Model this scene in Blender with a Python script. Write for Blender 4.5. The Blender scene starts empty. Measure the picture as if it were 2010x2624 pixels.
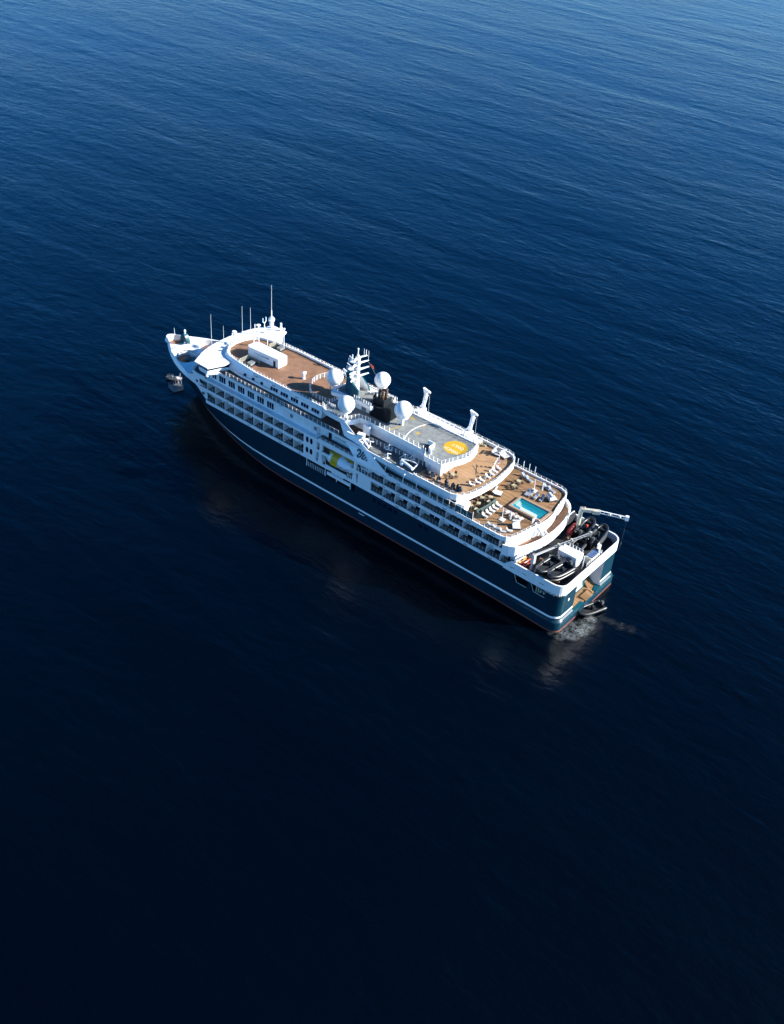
import bpy, bmesh, math, random
import numpy as np
from math import sin, cos, pi, radians, sqrt, atan2
from mathutils import Vector, Matrix
from mathutils.geometry import tessellate_polygon
random.seed(7)
SC = bpy.context.scene
COL = SC.collection
# ------------------------------------------------------------------ camera
CAM = Vector((-68.7, 159.3, 146.7))
yaw, pitch, roll = radians(-52.97), radians(36.88), radians(4.66)
d_ = Vector((cos(yaw) * cos(pitch), sin(yaw) * cos(pitch), -sin(pitch)))
r_ = d_.cross(Vector((0, 0, 1))).normalized()
u_ = r_.cross(d_)
r2 = cos(roll) * r_ + sin(roll) * u_
u2 = -sin(roll) * r_ + cos(roll) * u_
cam = bpy.data.cameras.new('camera')
cam.sensor_fit = 'VERTICAL'
cam.sensor_height = 36
cam.lens = 2821.88 / 2624 * 36
cam.clip_start = 1
cam.clip_end = 30000
camo = bpy.data.objects.new('camera', cam)
COL.objects.link(camo)
camo.matrix_world = Matrix(((r2.x, u2.x, -d_.x, CAM.x), (r2.y, u2.y, -d_.y, CAM.y), (r2.z, u2.z, -d_.z, CAM.z), (0, 0, 0, 1)))
SC.camera = camo
# ------------------------------------------------------------------ light
SUN_EL, SUN_AZ = radians(27.0), radians(235.5)        # azimuth clockwise from +Y
w = bpy.data.worlds.new('World')
SC.world = w
w.use_nodes = True
sky = w.node_tree.nodes.new('ShaderNodeTexSky')
sky.sky_type = 'NISHITA'
sky.sun_disc = False
sky.sun_elevation = SUN_EL
sky.sun_rotation = SUN_AZ
sky.air_density = 1.0
sky.dust_density = 1.2
sky.ozone_density = 5.0
bg = w.node_tree.nodes['Background']
bg.inputs[1].default_value = 0.145
tint = w.node_tree.nodes.new('ShaderNodeMix')
tint.data_type = 'RGBA'
tint.blend_type = 'MULTIPLY'
tint.inputs[0].default_value = 1.0
stc = w.node_tree.nodes.new('ShaderNodeTexCoord')
sep = w.node_tree.nodes.new('ShaderNodeSeparateXYZ')
w.node_tree.links.new(stc.outputs['Generated'], sep.inputs[0])
ramp = w.node_tree.nodes.new('ShaderNodeValToRGB')     # sky colour by height: bright haze low down, deep blue overhead
w.node_tree.links.new(sep.outputs['Z'], ramp.inputs[0])
SKY = [(0.0, (0.88, 0.98, 1.0)), (0.09, (0.80, 0.95, 1.0)), (0.19, (0.28, 0.71, 1.0)), (0.31, (0.03, 0.44, 0.80)), (0.45, (0.01, 0.33, 0.62)), (0.65, (0.008, 0.15, 0.28)), (1.0, (0.03, 0.11, 0.19))]
el = ramp.color_ramp.elements
while len(el) < len(SKY):
    el.new(0.5)
for e_, (p_, c_) in zip(el, SKY):
    e_.position = p_
    e_.color = (*c_, 1)
w.node_tree.links.new(ramp.outputs[0], tint.inputs[7])
w.node_tree.links.new(sky.outputs[0], tint.inputs[6])
w.node_tree.links.new(tint.outputs[2], bg.inputs[0])
sl = bpy.data.lights.new('sun', 'SUN')
sl.energy = 5.0
sl.angle = radians(0.5)
sl.color = (1.0, 0.95, 0.89)
so = bpy.data.objects.new('sun', sl)
COL.objects.link(so)
sd = Vector((sin(SUN_AZ) * cos(SUN_EL), cos(SUN_AZ) * cos(SUN_EL), sin(SUN_EL)))
so.rotation_euler = sd.to_track_quat('Z', 'Y').to_euler()
so.location = (0, 0, 200)
SC.view_settings.view_transform = 'Standard'
SC.view_settings.look = 'None'
SC.view_settings.gamma = 1
SC.view_settings.exposure = 1.5
SC.cycles.max_bounces = 6


# ------------------------------------------------------------------ materials
def mat(name, col, rough=0.5, metal=0.0, var=0.12, scale=3.0, spec=0.5, coat=0.0, stretch=None, col2=None):
    m = bpy.data.materials.new(name)
    m.use_nodes = True
    nt = m.node_tree
    p = nt.nodes['Principled BSDF']
    p.inputs['Roughness'].default_value = rough
    p.inputs['Metallic'].default_value = metal
    p.inputs['Specular IOR Level'].default_value = spec
    p.inputs['Coat Weight'].default_value = coat
    tc = nt.nodes.new('ShaderNodeTexCoord')
    mp = nt.nodes.new('ShaderNodeMapping')
    if stretch:
        mp.inputs['Scale'].default_value = stretch
    nt.links.new(tc.outputs['Object'], mp.inputs['Vector'])
    n = nt.nodes.new('ShaderNodeTexNoise')
    n.inputs['Scale'].default_value = scale
    n.inputs['Detail'].default_value = 5
    n.inputs['Roughness'].default_value = 0.65
    nt.links.new(mp.outputs[0], n.inputs['Vector'])
    mr = nt.nodes.new('ShaderNodeMapRange')
    mr.inputs[1].default_value = 0.3
    mr.inputs[2].default_value = 0.7
    nt.links.new(n.outputs[0], mr.inputs[0])
    mx = nt.nodes.new('ShaderNodeMix')
    mx.data_type = 'RGBA'
    nt.links.new(mr.outputs[0], mx.inputs[0])
    c1 = tuple(c * (1 - var) for c in col)
    c2 = col2 if col2 else tuple(min(1, c * (1 + var)) for c in col)
    mx.inputs[6].default_value = (*c1, 1)
    mx.inputs[7].default_value = (*c2, 1)
    nt.links.new(mx.outputs[2], p.inputs['Base Color'])
    return m


M = dict(
    white=mat('white_paint', (0.80, 0.80, 0.79), 0.35, var=0.05, scale=0.35, col2=(0.83, 0.83, 0.82)),
    stained=mat('white_paint_streaked', (0.74, 0.73, 0.70), 0.4, var=0.08, scale=0.9, stretch=(1, 1, 0.25), col2=(0.82, 0.82, 0.81)),
    navy=mat('teal_navy_paint', (0.0, 0.023, 0.039), 0.4, var=0.12, scale=0.5, stretch=(1, 1, 0.2), spec=0.25),
    teal=mat('teal_paint', (0.0, 0.056, 0.078), 0.4, var=0.1, scale=0.6, spec=0.3),
    red=mat('red_antifouling', (0.17, 0.04, 0.025), 0.7, var=0.2, scale=0.8),
    teak=mat('teak_deck', (0.195, 0.102, 0.058), 0.75, var=0.16, scale=0.35, col2=(0.27, 0.152, 0.092), spec=0.2),
    teak2=mat('teak_deck_aft', (0.20, 0.110, 0.050), 0.75, var=0.25, scale=0.6, spec=0.2, col2=(0.32, 0.19, 0.095), stretch=(0.25, 2, 1)),
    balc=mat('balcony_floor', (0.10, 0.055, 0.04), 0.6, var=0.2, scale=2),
    grey=mat('grey_deck_paint', (0.165, 0.178, 0.170), 0.75, var=0.25, scale=0.9, spec=0.2, col2=(0.24, 0.25, 0.238)),
    teakl=mat('teak_deck_bleached', (0.31, 0.185, 0.095), 0.75, var=0.1, scale=0.4, spec=0.2, col2=(0.38, 0.235, 0.13)),
    coping=mat('pale_wood_coping', (0.30, 0.20, 0.13), 0.6, var=0.1),
    railg=mat('grey_rail', (0.35, 0.35, 0.35), 0.5, var=0.1),
    fin=mat('funnel_fin', (0.007, 0.013, 0.017), 0.5, var=0.3, scale=2),
    dgrey=mat('dark_grey_deck', (0.055, 0.062, 0.065), 0.6, var=0.3, scale=1.2),
    black=mat('black_rubber', (0.007, 0.007, 0.008), 0.38, var=0.3, scale=2),
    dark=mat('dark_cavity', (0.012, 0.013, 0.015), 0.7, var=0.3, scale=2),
    fun=mat('funnel_black', (0.004, 0.008, 0.010), 0.6, var=0.3, scale=2),
    glass=mat('dark_window_glass', (0.006, 0.010, 0.028), 0.06, var=0.2, scale=1, spec=0.7),
    gglass=mat('green_glass_panel', (0.06, 0.095, 0.088), 0.1, var=0.1, scale=1),
    steel=mat('brushed_steel', (0.30, 0.31, 0.32), 0.4, 0.6, var=0.1),
    rust=mat('rusty_steel', (0.22, 0.12, 0.07), 0.7, var=0.4, scale=3),
    yellow=mat('yellow_marking', (0.50, 0.29, 0.005), 0.5, var=0.08, scale=2),
    boaty=mat('lifeboat_yellow', (0.62, 0.37, 0.02), 0.4, var=0.1, scale=1),
    letter=mat('pale_lettering', (0.62, 0.56, 0.42), 0.5, var=0.05),
    orange=mat('orange_plastic', (0.45, 0.05, 0.02), 0.35, var=0.1),
    kyel=mat('yellow_plastic', (0.5, 0.23, 0.02), 0.35, var=0.1),
    rcover=mat('red_canvas', (0.22, 0.012, 0.014), 0.7, var=0.4, scale=3),
    cream=mat('cream_paint', (0.45, 0.42, 0.33), 0.5, var=0.15, scale=2),
    cushw=mat('white_cushion', (0.50, 0.49, 0.47), 0.8, var=0.06),
    cushg=mat('grey_blue_cushion', (0.20, 0.23, 0.27), 0.8, var=0.1),
    wick=mat('dark_wicker', (0.045, 0.04, 0.038), 0.7, var=0.3, scale=12),
    table=mat('pale_table_top', (0.34, 0.30, 0.18), 0.5, var=0.08),
    blue=mat('blue_paint', (0.02, 0.10, 0.30), 0.45, var=0.2, scale=3),
    tile=mat('pool_tile', (0.012, 0.19, 0.215), 0.3, var=0.25, scale=2.2, col2=(0.05, 0.29, 0.30)),
    tile2=mat('pool_tile_deep', (0.01, 0.14, 0.26), 0.3, var=0.2, scale=2.0),
    pip=mat('brown_pipe', (0.10, 0.055, 0.03), 0.5, var=0.5, scale=2),
    logo=mat('navy_emblem', (0.015, 0.03, 0.06), 0.4, var=0.1),
)
def seams(m, w_, h_, amt):
    nt = m.node_tree
    p = nt.nodes['Principled BSDF']
    src = p.inputs['Base Color'].links[0].from_socket
    tc = nt.nodes.new('ShaderNodeTexCoord')
    sp = nt.nodes.new('ShaderNodeSeparateXYZ')
    nt.links.new(tc.outputs['Object'], sp.inputs[0])
    cb = nt.nodes.new('ShaderNodeCombineXYZ')
    nt.links.new(sp.outputs['X'], cb.inputs[0])
    nt.links.new(sp.outputs['Z'], cb.inputs[1])
    bk = nt.nodes.new('ShaderNodeTexBrick')
    bk.inputs['Scale'].default_value = 1.0
    bk.inputs['Brick Width'].default_value = w_
    bk.inputs['Row Height'].default_value = h_
    bk.inputs['Mortar Size'].default_value = 0.035
    bk.inputs['Mortar Smooth'].default_value = 0.6
    bk.inputs['Color1'].default_value = (1, 1, 1, 1)
    bk.inputs['Color2'].default_value = (1 - amt * .5,) * 3 + (1,)
    bk.inputs['Mortar'].default_value = (1 - amt * 1.6,) * 3 + (1,)
    nt.links.new(cb.outputs[0], bk.inputs['Vector'])
    mx = nt.nodes.new('ShaderNodeMix')
    mx.data_type = 'RGBA'
    mx.blend_type = 'MULTIPLY'
    mx.inputs[0].default_value = 1
    nt.links.new(src, mx.inputs[6])
    nt.links.new(bk.outputs['Color'], mx.inputs[7])
    nt.links.new(mx.outputs[2], p.inputs['Base Color'])


seams(M['stained'], 2.4, 1.1, .07)
seams(M['white'], 3.2, 1.4, .035)
seams(M['navy'], 6.0, 1.6, .12)
# stripe
M['stripe'] = mat('white_stripe', (0.78, 0.78, 0.77), 0.35, var=0.06, scale=0.6)


def planks(m, axis=1, width=0.16):
    nt = m.node_tree
    p = nt.nodes['Principled BSDF']
    src = p.inputs['Base Color'].links[0].from_socket
    tc = nt.nodes.new('ShaderNodeTexCoord')
    wv = nt.nodes.new('ShaderNodeTexWave')
    wv.bands_direction = 'XYZ'[axis]
    wv.inputs['Scale'].default_value = 0.32
    wv.inputs['Distortion'].default_value = 0.0
    nt.links.new(tc.outputs['Object'], wv.inputs['Vector'])
    mr = nt.nodes.new('ShaderNodeMapRange')
    mr.inputs[1].default_value = 0.0
    mr.inputs[2].default_value = 0.25
    mr.inputs[3].default_value = 0.86
    nt.links.new(wv.outputs['Fac'], mr.inputs[0])
    mx = nt.nodes.new('ShaderNodeMix')
    mx.data_type = 'RGBA'
    mx.blend_type = 'MULTIPLY'
    mx.inputs[0].default_value = 1
    nt.links.new(src, mx.inputs[6])
    nt.links.new(mr.outputs[0], mx.inputs[7])
    nt.links.new(mx.outputs[2], p.inputs['Base Color'])


planks(M['teak2'])
planks(M['teak'])
planks(M['teakl'])

# water
wm = bpy.data.materials.new('sea_water')
wm.use_nodes = True
nt = wm.node_tree
P = nt.nodes['Principled BSDF']
P.inputs['Roughness'].default_value = 0.2
P.inputs['IOR'].default_value = 1.333
geo = nt.nodes.new('ShaderNodeTexCoord')


def wnoise(rot, sc, scale, detail, rough, dist=0.0):
    mp = nt.nodes.new('ShaderNodeMapping')
    mp.inputs['Rotation'].default_value = (0, 0, radians(rot))
    mp.inputs['Scale'].default_value = sc
    nt.links.new(geo.outputs['Object'], mp.inputs['Vector'])
    n = nt.nodes.new('ShaderNodeTexNoise')
    n.inputs['Scale'].default_value = scale
    n.inputs['Detail'].default_value = detail
    n.inputs['Roughness'].default_value = rough
    n.inputs['Distortion'].default_value = dist
    nt.links.new(mp.outputs[0], n.inputs['Vector'])
    return n.outputs[0]


def mth(op, a, b=None):
    n = nt.nodes.new('ShaderNodeMath')
    n.operation = op
    for i, v in enumerate((a, b)):
        if v is None:
            continue
        if isinstance(v, (int, float)):
            n.inputs[i].default_value = v
        else:
            nt.links.new(v, n.inputs[i])
    return n.outputs[0]


n1 = wnoise(-50, (0.22, 1, 1), 0.045, 2, 0.5, 0.3)      # long swell
n2 = wnoise(-31, (0.38, 1, 1), 0.21, 3, 0.55, 0.4)     # wind waves
n3 = wnoise(-36, (0.45, 1, 1), 0.55, 4, 0.6, 0.3)      # ripples
n4 = wnoise(10, (0.7, 1, 1), 1.9, 3, 0.6, 0.2)
n5 = wnoise(-62, (0.5, 1, 1), 0.24, 3, 0.55, 0.5)     # crossing chop
patch = wnoise(-35, (0.5, 1, 1), 0.012, 3, 0.6, 0.0)    # wind patches
pm = nt.nodes.new('ShaderNodeMapRange')
pm.inputs[1].default_value = 0.35
pm.inputs[2].default_value = 0.65
pm.inputs[3].default_value = 0.55
pm.inputs[4].default_value = 1.25
nt.links.new(patch, pm.inputs[0])
h = mth('ADD', mth('MULTIPLY', n1, 0.55), mth('MULTIPLY', n2, 0.2))
h2 = mth('ADD', mth('MULTIPLY', n3, 0.13), mth('MULTIPLY', n4, 0.03))
h = mth('ADD', h, mth('MULTIPLY', mth('ADD', h2, mth('MULTIPLY', n5, 0.11)), pm.outputs[0]))
bp_ = nt.nodes.new('ShaderNodeBump')
bp_.inputs['Strength'].default_value = 1.0
bp_.inputs['Distance'].default_value = 1.0
nt.links.new(h, bp_.inputs['Height'])
nt.links.new(bp_.outputs[0], P.inputs['Normal'])
mxw = nt.nodes.new('ShaderNodeMix')
mxw.data_type = 'RGBA'
mxw.inputs[6].default_value = (0.0, 0.0005, 0.0022, 1)
mxw.inputs[7].default_value = (0.0, 0.0012, 0.0036, 1)
nt.links.new(pm.outputs[0], mxw.inputs[0])
nt.links.new(mxw.outputs[2], P.inputs['Base Color'])


def foam_mat(name, scale, width, strength, col=(0.5, 0.55, 0.54)):
    """lacy foam: thin bright lines where a noise field crosses its middle, wider where there is more cover"""
    m = bpy.data.materials.new(name)
    m.use_nodes = True
    t = m.node_tree
    p = t.nodes['Principled BSDF']
    p.inputs['Base Color'].default_value = (*col, 1)
    p.inputs['Roughness'].default_value = 0.7
    tc = t.nodes.new('ShaderNodeTexCoord')
    n = t.nodes.new('ShaderNodeTexNoise')
    n.inputs['Scale'].default_value = scale
    n.inputs['Detail'].default_value = 4
    n.inputs['Roughness'].default_value = 0.7
    n.inputs['Distortion'].default_value = 1.6
    t.links.new(tc.outputs['Object'], n.inputs['Vector'])

    def mt(op, a_, b_):
        q = t.nodes.new('ShaderNodeMath')
        q.operation = op
        for i_, v_ in enumerate((a_, b_)):
            if v_ is None:
                continue
            if isinstance(v_, (int, float)):
                q.inputs[i_].default_value = v_
            else:
                t.links.new(v_, q.inputs[i_])
        return q.outputs[0]
    a = t.nodes.new('ShaderNodeAttribute')
    a.attribute_name = 'cover'
    dist = mt('ABSOLUTE', mt('SUBTRACT', n.outputs[0], 0.5), None)
    wv = mt('MULTIPLY', a.outputs['Fac'], width)
    al = mt('MULTIPLY', mt('SUBTRACT', wv, dist), 40.0)
    cl = t.nodes.new('ShaderNodeClamp')
    t.links.new(al, cl.inputs[0])
    big = t.nodes.new('ShaderNodeTexNoise')
    big.inputs['Scale'].default_value = scale * .35
    t.links.new(tc.outputs['Object'], big.inputs['Vector'])
    mr = t.nodes.new('ShaderNodeMapRange')
    mr.inputs[1].default_value = 0.35
    mr.inputs[2].default_value = 0.6
    mr.inputs[3].default_value = 0.15
    t.links.new(big.outputs[0], mr.inputs[0])
    t.links.new(mt('MULTIPLY', mt('MULTIPLY', cl.outputs[0], mr.outputs[0]), strength), p.inputs['Alpha'])
    return m


# ------------------------------------------------------------------ mesh builder
class MB:
    def __init__(s):
        s.v, s.f = [], []

    def add(s, vs, fs):
        o = len(s.v)
        s.v += [tuple(x) for x in vs]
        s.f += [tuple(i + o for i in f) for f in fs]
        return s

    def box(s, x0, x1, y0, y1, z0, z1):
        return s.add([(x, y, z) for x in (x0, x1) for y in (y0, y1) for z in (z0, z1)],
                     [(0, 1, 3, 2), (4, 6, 7, 5), (0, 4, 5, 1), (2, 3, 7, 6), (0, 2, 6, 4), (1, 5, 7, 3)])

    def obox(s, c, sz, rz=0.0, ry=0.0, rx=0.0):
        m = Matrix.Rotation(rz, 3, 'Z') @ Matrix.Rotation(ry, 3, 'Y') @ Matrix.Rotation(rx, 3, 'X')
        vs = []
        for x in (-.5, .5):
            for y in (-.5, .5):
                for z in (-.5, .5):
                    vs.append(Vector(c) + m @ Vector((x * sz[0], y * sz[1], z * sz[2])))
        return s.add(vs, [(0, 1, 3, 2), (4, 6, 7, 5), (0, 4, 5, 1), (2, 3, 7, 6), (0, 2, 6, 4), (1, 5, 7, 3)])

    def prism(s, poly, z0, z1, holes=(), poly_top=None):
        """closed extrusion of a plan polygon, holes allowed"""
        loops = [list(poly)] + [list(h) for h in holes]
        top = [list(poly_top)] + [list(h) for h in holes] if poly_top else loops
        flat = [p for l in loops for p in l]
        flt = [p for l in top for p in l]
        tri = tessellate_polygon([[Vector((p[0], p[1], 0)) for p in l] for l in loops])
        n = len(flat)
        fz = lambda z, p: z(p) if callable(z) else z
        vs = [(p[0], p[1], fz(z0, p)) for p in flat] + [(p[0], p[1], fz(z1, p)) for p in flt]
        fs = [tuple(t) for t in tri] + [tuple(i + n for i in t) for t in tri]
        o = 0
        for l in loops:
            k = len(l)
            for i in range(k):
                a, b = o + i, o + (i + 1) % k
                fs.append((a, b, b + n, a + n))
            o += k
        return s.add(vs, fs)

    def xz(s, poly, y0, y1):
        """prism of polygon given in (x,z) extruded along y"""
        tri = tessellate_polygon([[Vector((p[0], p[1], 0)) for p in poly]])
        n = len(poly)
        vs = [(p[0], y0, p[1]) for p in poly] + [(p[0], y1, p[1]) for p in poly]
        fs = [tuple(t) for t in tri] + [tuple(i + n for i in t) for t in tri]
        for i in range(n):
            j = (i + 1) % n
            fs.append((i, j, j + n, i + n))
        return s.add(vs, fs)

    def wall(s, path, z0, z1, t=0.12, closed=False):
        """wall of thickness t along a plan path"""
        P2 = [Vector((p[0], p[1])) for p in path]
        n = len(P2)
        L, R = [], []
        for i in range(n):
            a = P2[i - 1] if (i > 0 or closed) else P2[i]
            b = P2[(i + 1) % n] if (i < n - 1 or closed) else P2[i]
            e1 = (P2[i] - a).normalized() if (P2[i] - a).length > 1e-6 else None
            e2 = (b - P2[i]).normalized() if (b - P2[i]).length > 1e-6 else None
            e = (e1 or e2) + (e2 or e1)
            e.normalize()
            nr = Vector((-e.y, e.x))
            k = 1.0
            if e1 and e2:
                k = 1 / max(0.5, (e1.dot(e)))
            L.append(P2[i] + nr * t / 2 * k)
            R.append(P2[i] - nr * t / 2 * k)
        fz = lambda z, i: z[i] if isinstance(z, (list, tuple)) else z
        for i in range(n - (0 if closed else 1)):
            j = (i + 1) % n
            vs = []
            for q, k in ((L, i), (R, i), (R, j), (L, j)):
                vs.append((q[k].x, q[k].y, fz(z0, k)))
            for q, k in ((L, i), (R, i), (R, j), (L, j)):
                vs.append((q[k].x, q[k].y, fz(z1, k)))
            s.add(vs, [(0, 3, 2, 1), (4, 5, 6, 7), (0, 1, 5, 4), (1, 2, 6, 5), (2, 3, 7, 6), (3, 0, 4, 7)])
        return s

    def tube(s, p0, p1, r0, r1=None, n=6, cap=True):
        p0, p1 = Vector(p0), Vector(p1)
        r1 = r0 if r1 is None else r1
        d = (p1 - p0)
        if d.length < 1e-6:
            return s
        d.normalize()
        a = d.orthogonal().normalized()
        b = d.cross(a)
        vs = []
        for p, r in ((p0, r0), (p1, r1)):
            for i in range(n):
                t = 2 * pi * i / n
                vs.append(p + a * cos(t) * r + b * sin(t) * r)
        fs = [(i, (i + 1) % n, n + (i + 1) % n, n + i) for i in range(n)]
        if cap:
            fs += [tuple(range(n))[::-1], tuple(range(n, 2 * n))]
        return s.add(vs, fs)

    def ptube(s, pts, r, n=6, closed=False):
        k = len(pts)
        pts = [Vector(p) for p in pts]
        rings = []
        a = None
        for i in range(k):
            pa = pts[i - 1] if (i > 0 or closed) else pts[i]
            pb = pts[(i + 1) % k] if (i < k - 1 or closed) else pts[i]
            d = (pb - pa).normalized()
            if a is None:
                a = d.orthogonal().normalized()
            a = (a - d * a.dot(d)).normalized()
            b = d.cross(a)
            rr = r[i] if isinstance(r, (list, tuple)) else r
            rings.append([pts[i] + a * cos(2 * pi * j / n) * rr + b * sin(2 * pi * j / n) * rr for j in range(n)])
        vs = [v for q in rings for v in q]
        fs = []
        for i in range(k - (0 if closed else 1)):
            i2 = (i + 1) % k
            for j in range(n):
                j2 = (j + 1) % n
                fs.append((i * n + j, i * n + j2, i2 * n + j2, i2 * n + j))
        if not closed:
            fs += [tuple(range(n))[::-1], tuple(range((k - 1) * n, k * n))]
        return s.add(vs, fs)

    def lathe(s, prof, c=(0, 0, 0), n=16):
        vs, fs = [], []
        for r, z in prof:
            for i in range(n):
                t = 2 * pi * i / n
                vs.append((c[0] + r * cos(t), c[1] + r * sin(t), c[2] + z))
        k = len(prof)
        for i in range(k - 1):
            for j in range(n):
                j2 = (j + 1) % n
                fs.append((i * n + j, i * n + j2, (i + 1) * n + j2, (i + 1) * n + j))
        fs += [tuple(range(n))[::-1], tuple(range((k - 1) * n, k * n))]
        return s.add(vs, fs)

    def sphere(s, c, r, n=24, sq=(1, 1, 1)):
        prof = [(max(1e-4, r * sin(pi * i / (n // 2))), -r * cos(pi * i / (n // 2))) for i in range(n // 2 + 1)]
        o = len(s.v)
        s.lathe(prof, (0, 0, 0), n)
        for i in range(o, len(s.v)):
            x, y, z = s.v[i]
            s.v[i] = (c[0] + x * sq[0], c[1] + y * sq[1], c[2] + z * sq[2])
        return s

    def loft(s, rings, closed=True, caps=True):
        n = len(rings[0])
        vs = [p for q in rings for p in q]
        fs = []
        for i in range(len(rings) - 1):
            for j in range(n if closed else n - 1):
                j2 = (j + 1) % n
                fs.append((i * n + j, i * n + j2, (i + 1) * n + j2, (i + 1) * n + j))
        if caps:
            fs += [tuple(range(n))[::-1], tuple(range((len(rings) - 1) * n, len(rings) * n))]
        return s.add(vs, fs)

    def rail(s, path, h=1.05, step=1.5, bars=3, pr=0.035, rr=0.012, closed=False):
        rr = min(rr, .014)
        pts = [Vector(p) for p in path]
        if closed:
            pts.append(pts[0])
        for a, b in zip(pts[:-1], pts[1:]):
            L = (b - a).length
            k = max(1, round(L / step))
            for i in range(k + (1 if b is pts[-1] and not closed else 0)):
                p = a.lerp(b, i / k)
                s.obox((p.x, p.y, p.z + h / 2), (pr * 2, pr * 2, h))
            for q in range(bars):
                z = Vector((0, 0, h * (q + 1) / bars))
                s.tube(a + z, b + z, rr if q < bars - 1 else rr * 1.5, n=4)
        return s

    def sub(s, M4):
        s.v = [tuple(M4 @ Vector(p)) for p in s.v]
        return s

    def pieces(s):
        """split into the far-apart pieces this builder holds, so that each becomes an object of its own"""
        n = len(s.v)
        par = list(range(n))

        def fd(i):
            while par[i] != i:
                par[i] = par[par[i]]
                i = par[i]
            return i
        for f in s.f:
            a = fd(f[0])
            for q in f[1:]:
                b = fd(q)
                if a != b:
                    par[b] = a
        roots = {}
        isl = [roots.setdefault(fd(i), len(roots)) for i in range(n)]
        k = len(roots)
        if k < 2 or k > 700:
            return [s]
        co = np.array([tuple(p) for p in s.v])
        isl = np.array(isl)
        lo = np.full((k, 3), np.inf)
        hi = np.full((k, 3), -np.inf)
        np.minimum.at(lo, isl, co)
        np.maximum.at(hi, isl, co)
        size = (hi - lo).max(axis=1)
        gap = np.maximum(0.0, np.maximum(lo[:, None] - hi[None], lo[None] - hi[:, None]))
        near = np.sqrt((gap ** 2).sum(axis=2)) <= np.maximum(0.02, 0.5 * np.maximum(size[:, None], size[None]))
        grp = list(range(k))

        def fg(i):
            while grp[i] != i:
                grp[i] = grp[grp[i]]
                i = grp[i]
            return i
        for a, b in zip(*np.nonzero(np.triu(near, 1))):
            ra, rb = fg(a), fg(b)
            if ra != rb:
                grp[rb] = ra
        gid = [fg(i) for i in range(k)]
        if len(set(gid)) < 2:
            return [s]
        out = {}
        mp = {}
        for i in range(n):
            g = gid[isl[i]]
            m_ = out.setdefault(g, MB())
            mp[i] = len(m_.v)
            m_.v.append(s.v[i])
        for f in s.f:
            out[gid[isl[f[0]]]].f.append(tuple(mp[q] for q in f))
        return sorted(out.values(), key=lambda m_: -len(m_.v))

    def build(s, name, m, parent=None, smooth=False, bevel=0.0):
        ps = s.pieces() if (parent is not None and s.v) else [s]
        obs = [p.build_one(name, m, parent, smooth, bevel) for p in ps]
        return obs[0]

    def build_one(s, name, m, parent=None, smooth=False, bevel=0.0):
        me = bpy.data.meshes.new(name)
        me.from_pydata(s.v, [], s.f)
        bm = bmesh.new()
        bm.from_mesh(me)
        bmesh.ops.recalc_face_normals(bm, faces=bm.faces)
        bm.to_mesh(me)
        bm.free()
        me.materials.append(M[m] if isinstance(m, str) else m)
        if smooth:
            for p in me.polygons:
                p.use_smooth = True
            try:
                me.set_sharp_from_angle(angle=radians(40))
            except Exception:
                pass
        o = bpy.data.objects.new(name, me)
        COL.objects.link(o)
        if parent:
            o.parent = parent
        if bevel:
            b = o.modifiers.new('bevel', 'BEVEL')
            b.width = bevel
            b.segments = 2
            b.limit_method = 'ANGLE'
        return o


def empty(name, loc=(0, 0, 0), rz=0.0):
    o = bpy.data.objects.new(name, None)
    o.empty_display_size = 0.5
    COL.objects.link(o)
    o.location = loc
    o.rotation_euler = (0, 0, rz)
    return o


def tag(o, label, cat, group=None, kind=None):
    o['label'] = label
    o['category'] = cat
    if group:
        o['group'] = group
    if kind:
        o['kind'] = kind
    return o


def copy_tree(o, parent=None):
    c = o.copy()
    COL.objects.link(c)
    c.parent = parent
    for ch in [x for x in bpy.data.objects if x.parent == o]:
        copy_tree(ch, c)
    return c


def arc(cx, cy, r, a0, a1, n):
    return [(cx + r * cos(radians(a0 + (a1 - a0) * i / n)), cy + r * sin(radians(a0 + (a1 - a0) * i / n))) for i in range(n + 1)]


def mirror(half):
    """half outline from aft centre, along port (+y), to bow centre -> closed outline"""
    return list(half) + [(x, -y) for x, y in reversed(half) if abs(y) > 1e-6]


def smooth_path(pts, n=4):
    out = []
    k = len(pts)
    for i in range(k - 1):
        p0, p1, p2, p3 = (Vector(pts[max(i - 1, 0)]), Vector(pts[i]), Vector(pts[i + 1]), Vector(pts[min(i + 2, k - 1)]))
        for j in range(n):
            t = j / n
            out.append(tuple(0.5 * ((2 * p1) + (p2 - p0) * t + (2 * p0 - 5 * p1 + 4 * p2 - p3) * t * t + (3 * p1 - p0 - 3 * p2 + p3) * t ** 3)))
    out.append(tuple(pts[-1]))
    return out


# ------------------------------------------------------------------ sea
sea = MB()
N = 40
xs = [-6000 + 12000 * i / N for i in range(N + 1)]
sea.add([(x, y, 0) for x in xs for y in xs], [(i * (N + 1) + j, (i + 1) * (N + 1) + j, (i + 1) * (N + 1) + j + 1, i * (N + 1) + j + 1) for i in range(N) for j in range(N)])
so_ = sea.build('sea', wm)
so_['kind'] = 'structure'
so_['label'] = 'deep blue rippled open sea around the ship'

# ------------------------------------------------------------------ ship
ship = empty('cruise_ship')
tag(ship, 'white cruise ship with navy teal hull and stepped decks lying alone on the blue sea', 'ship')
B = 11.04
F4, F5, F6, F7, F8, F8A = 9.9, 12.95, 15.5, 18.25, 20.45, 21.0


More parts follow.
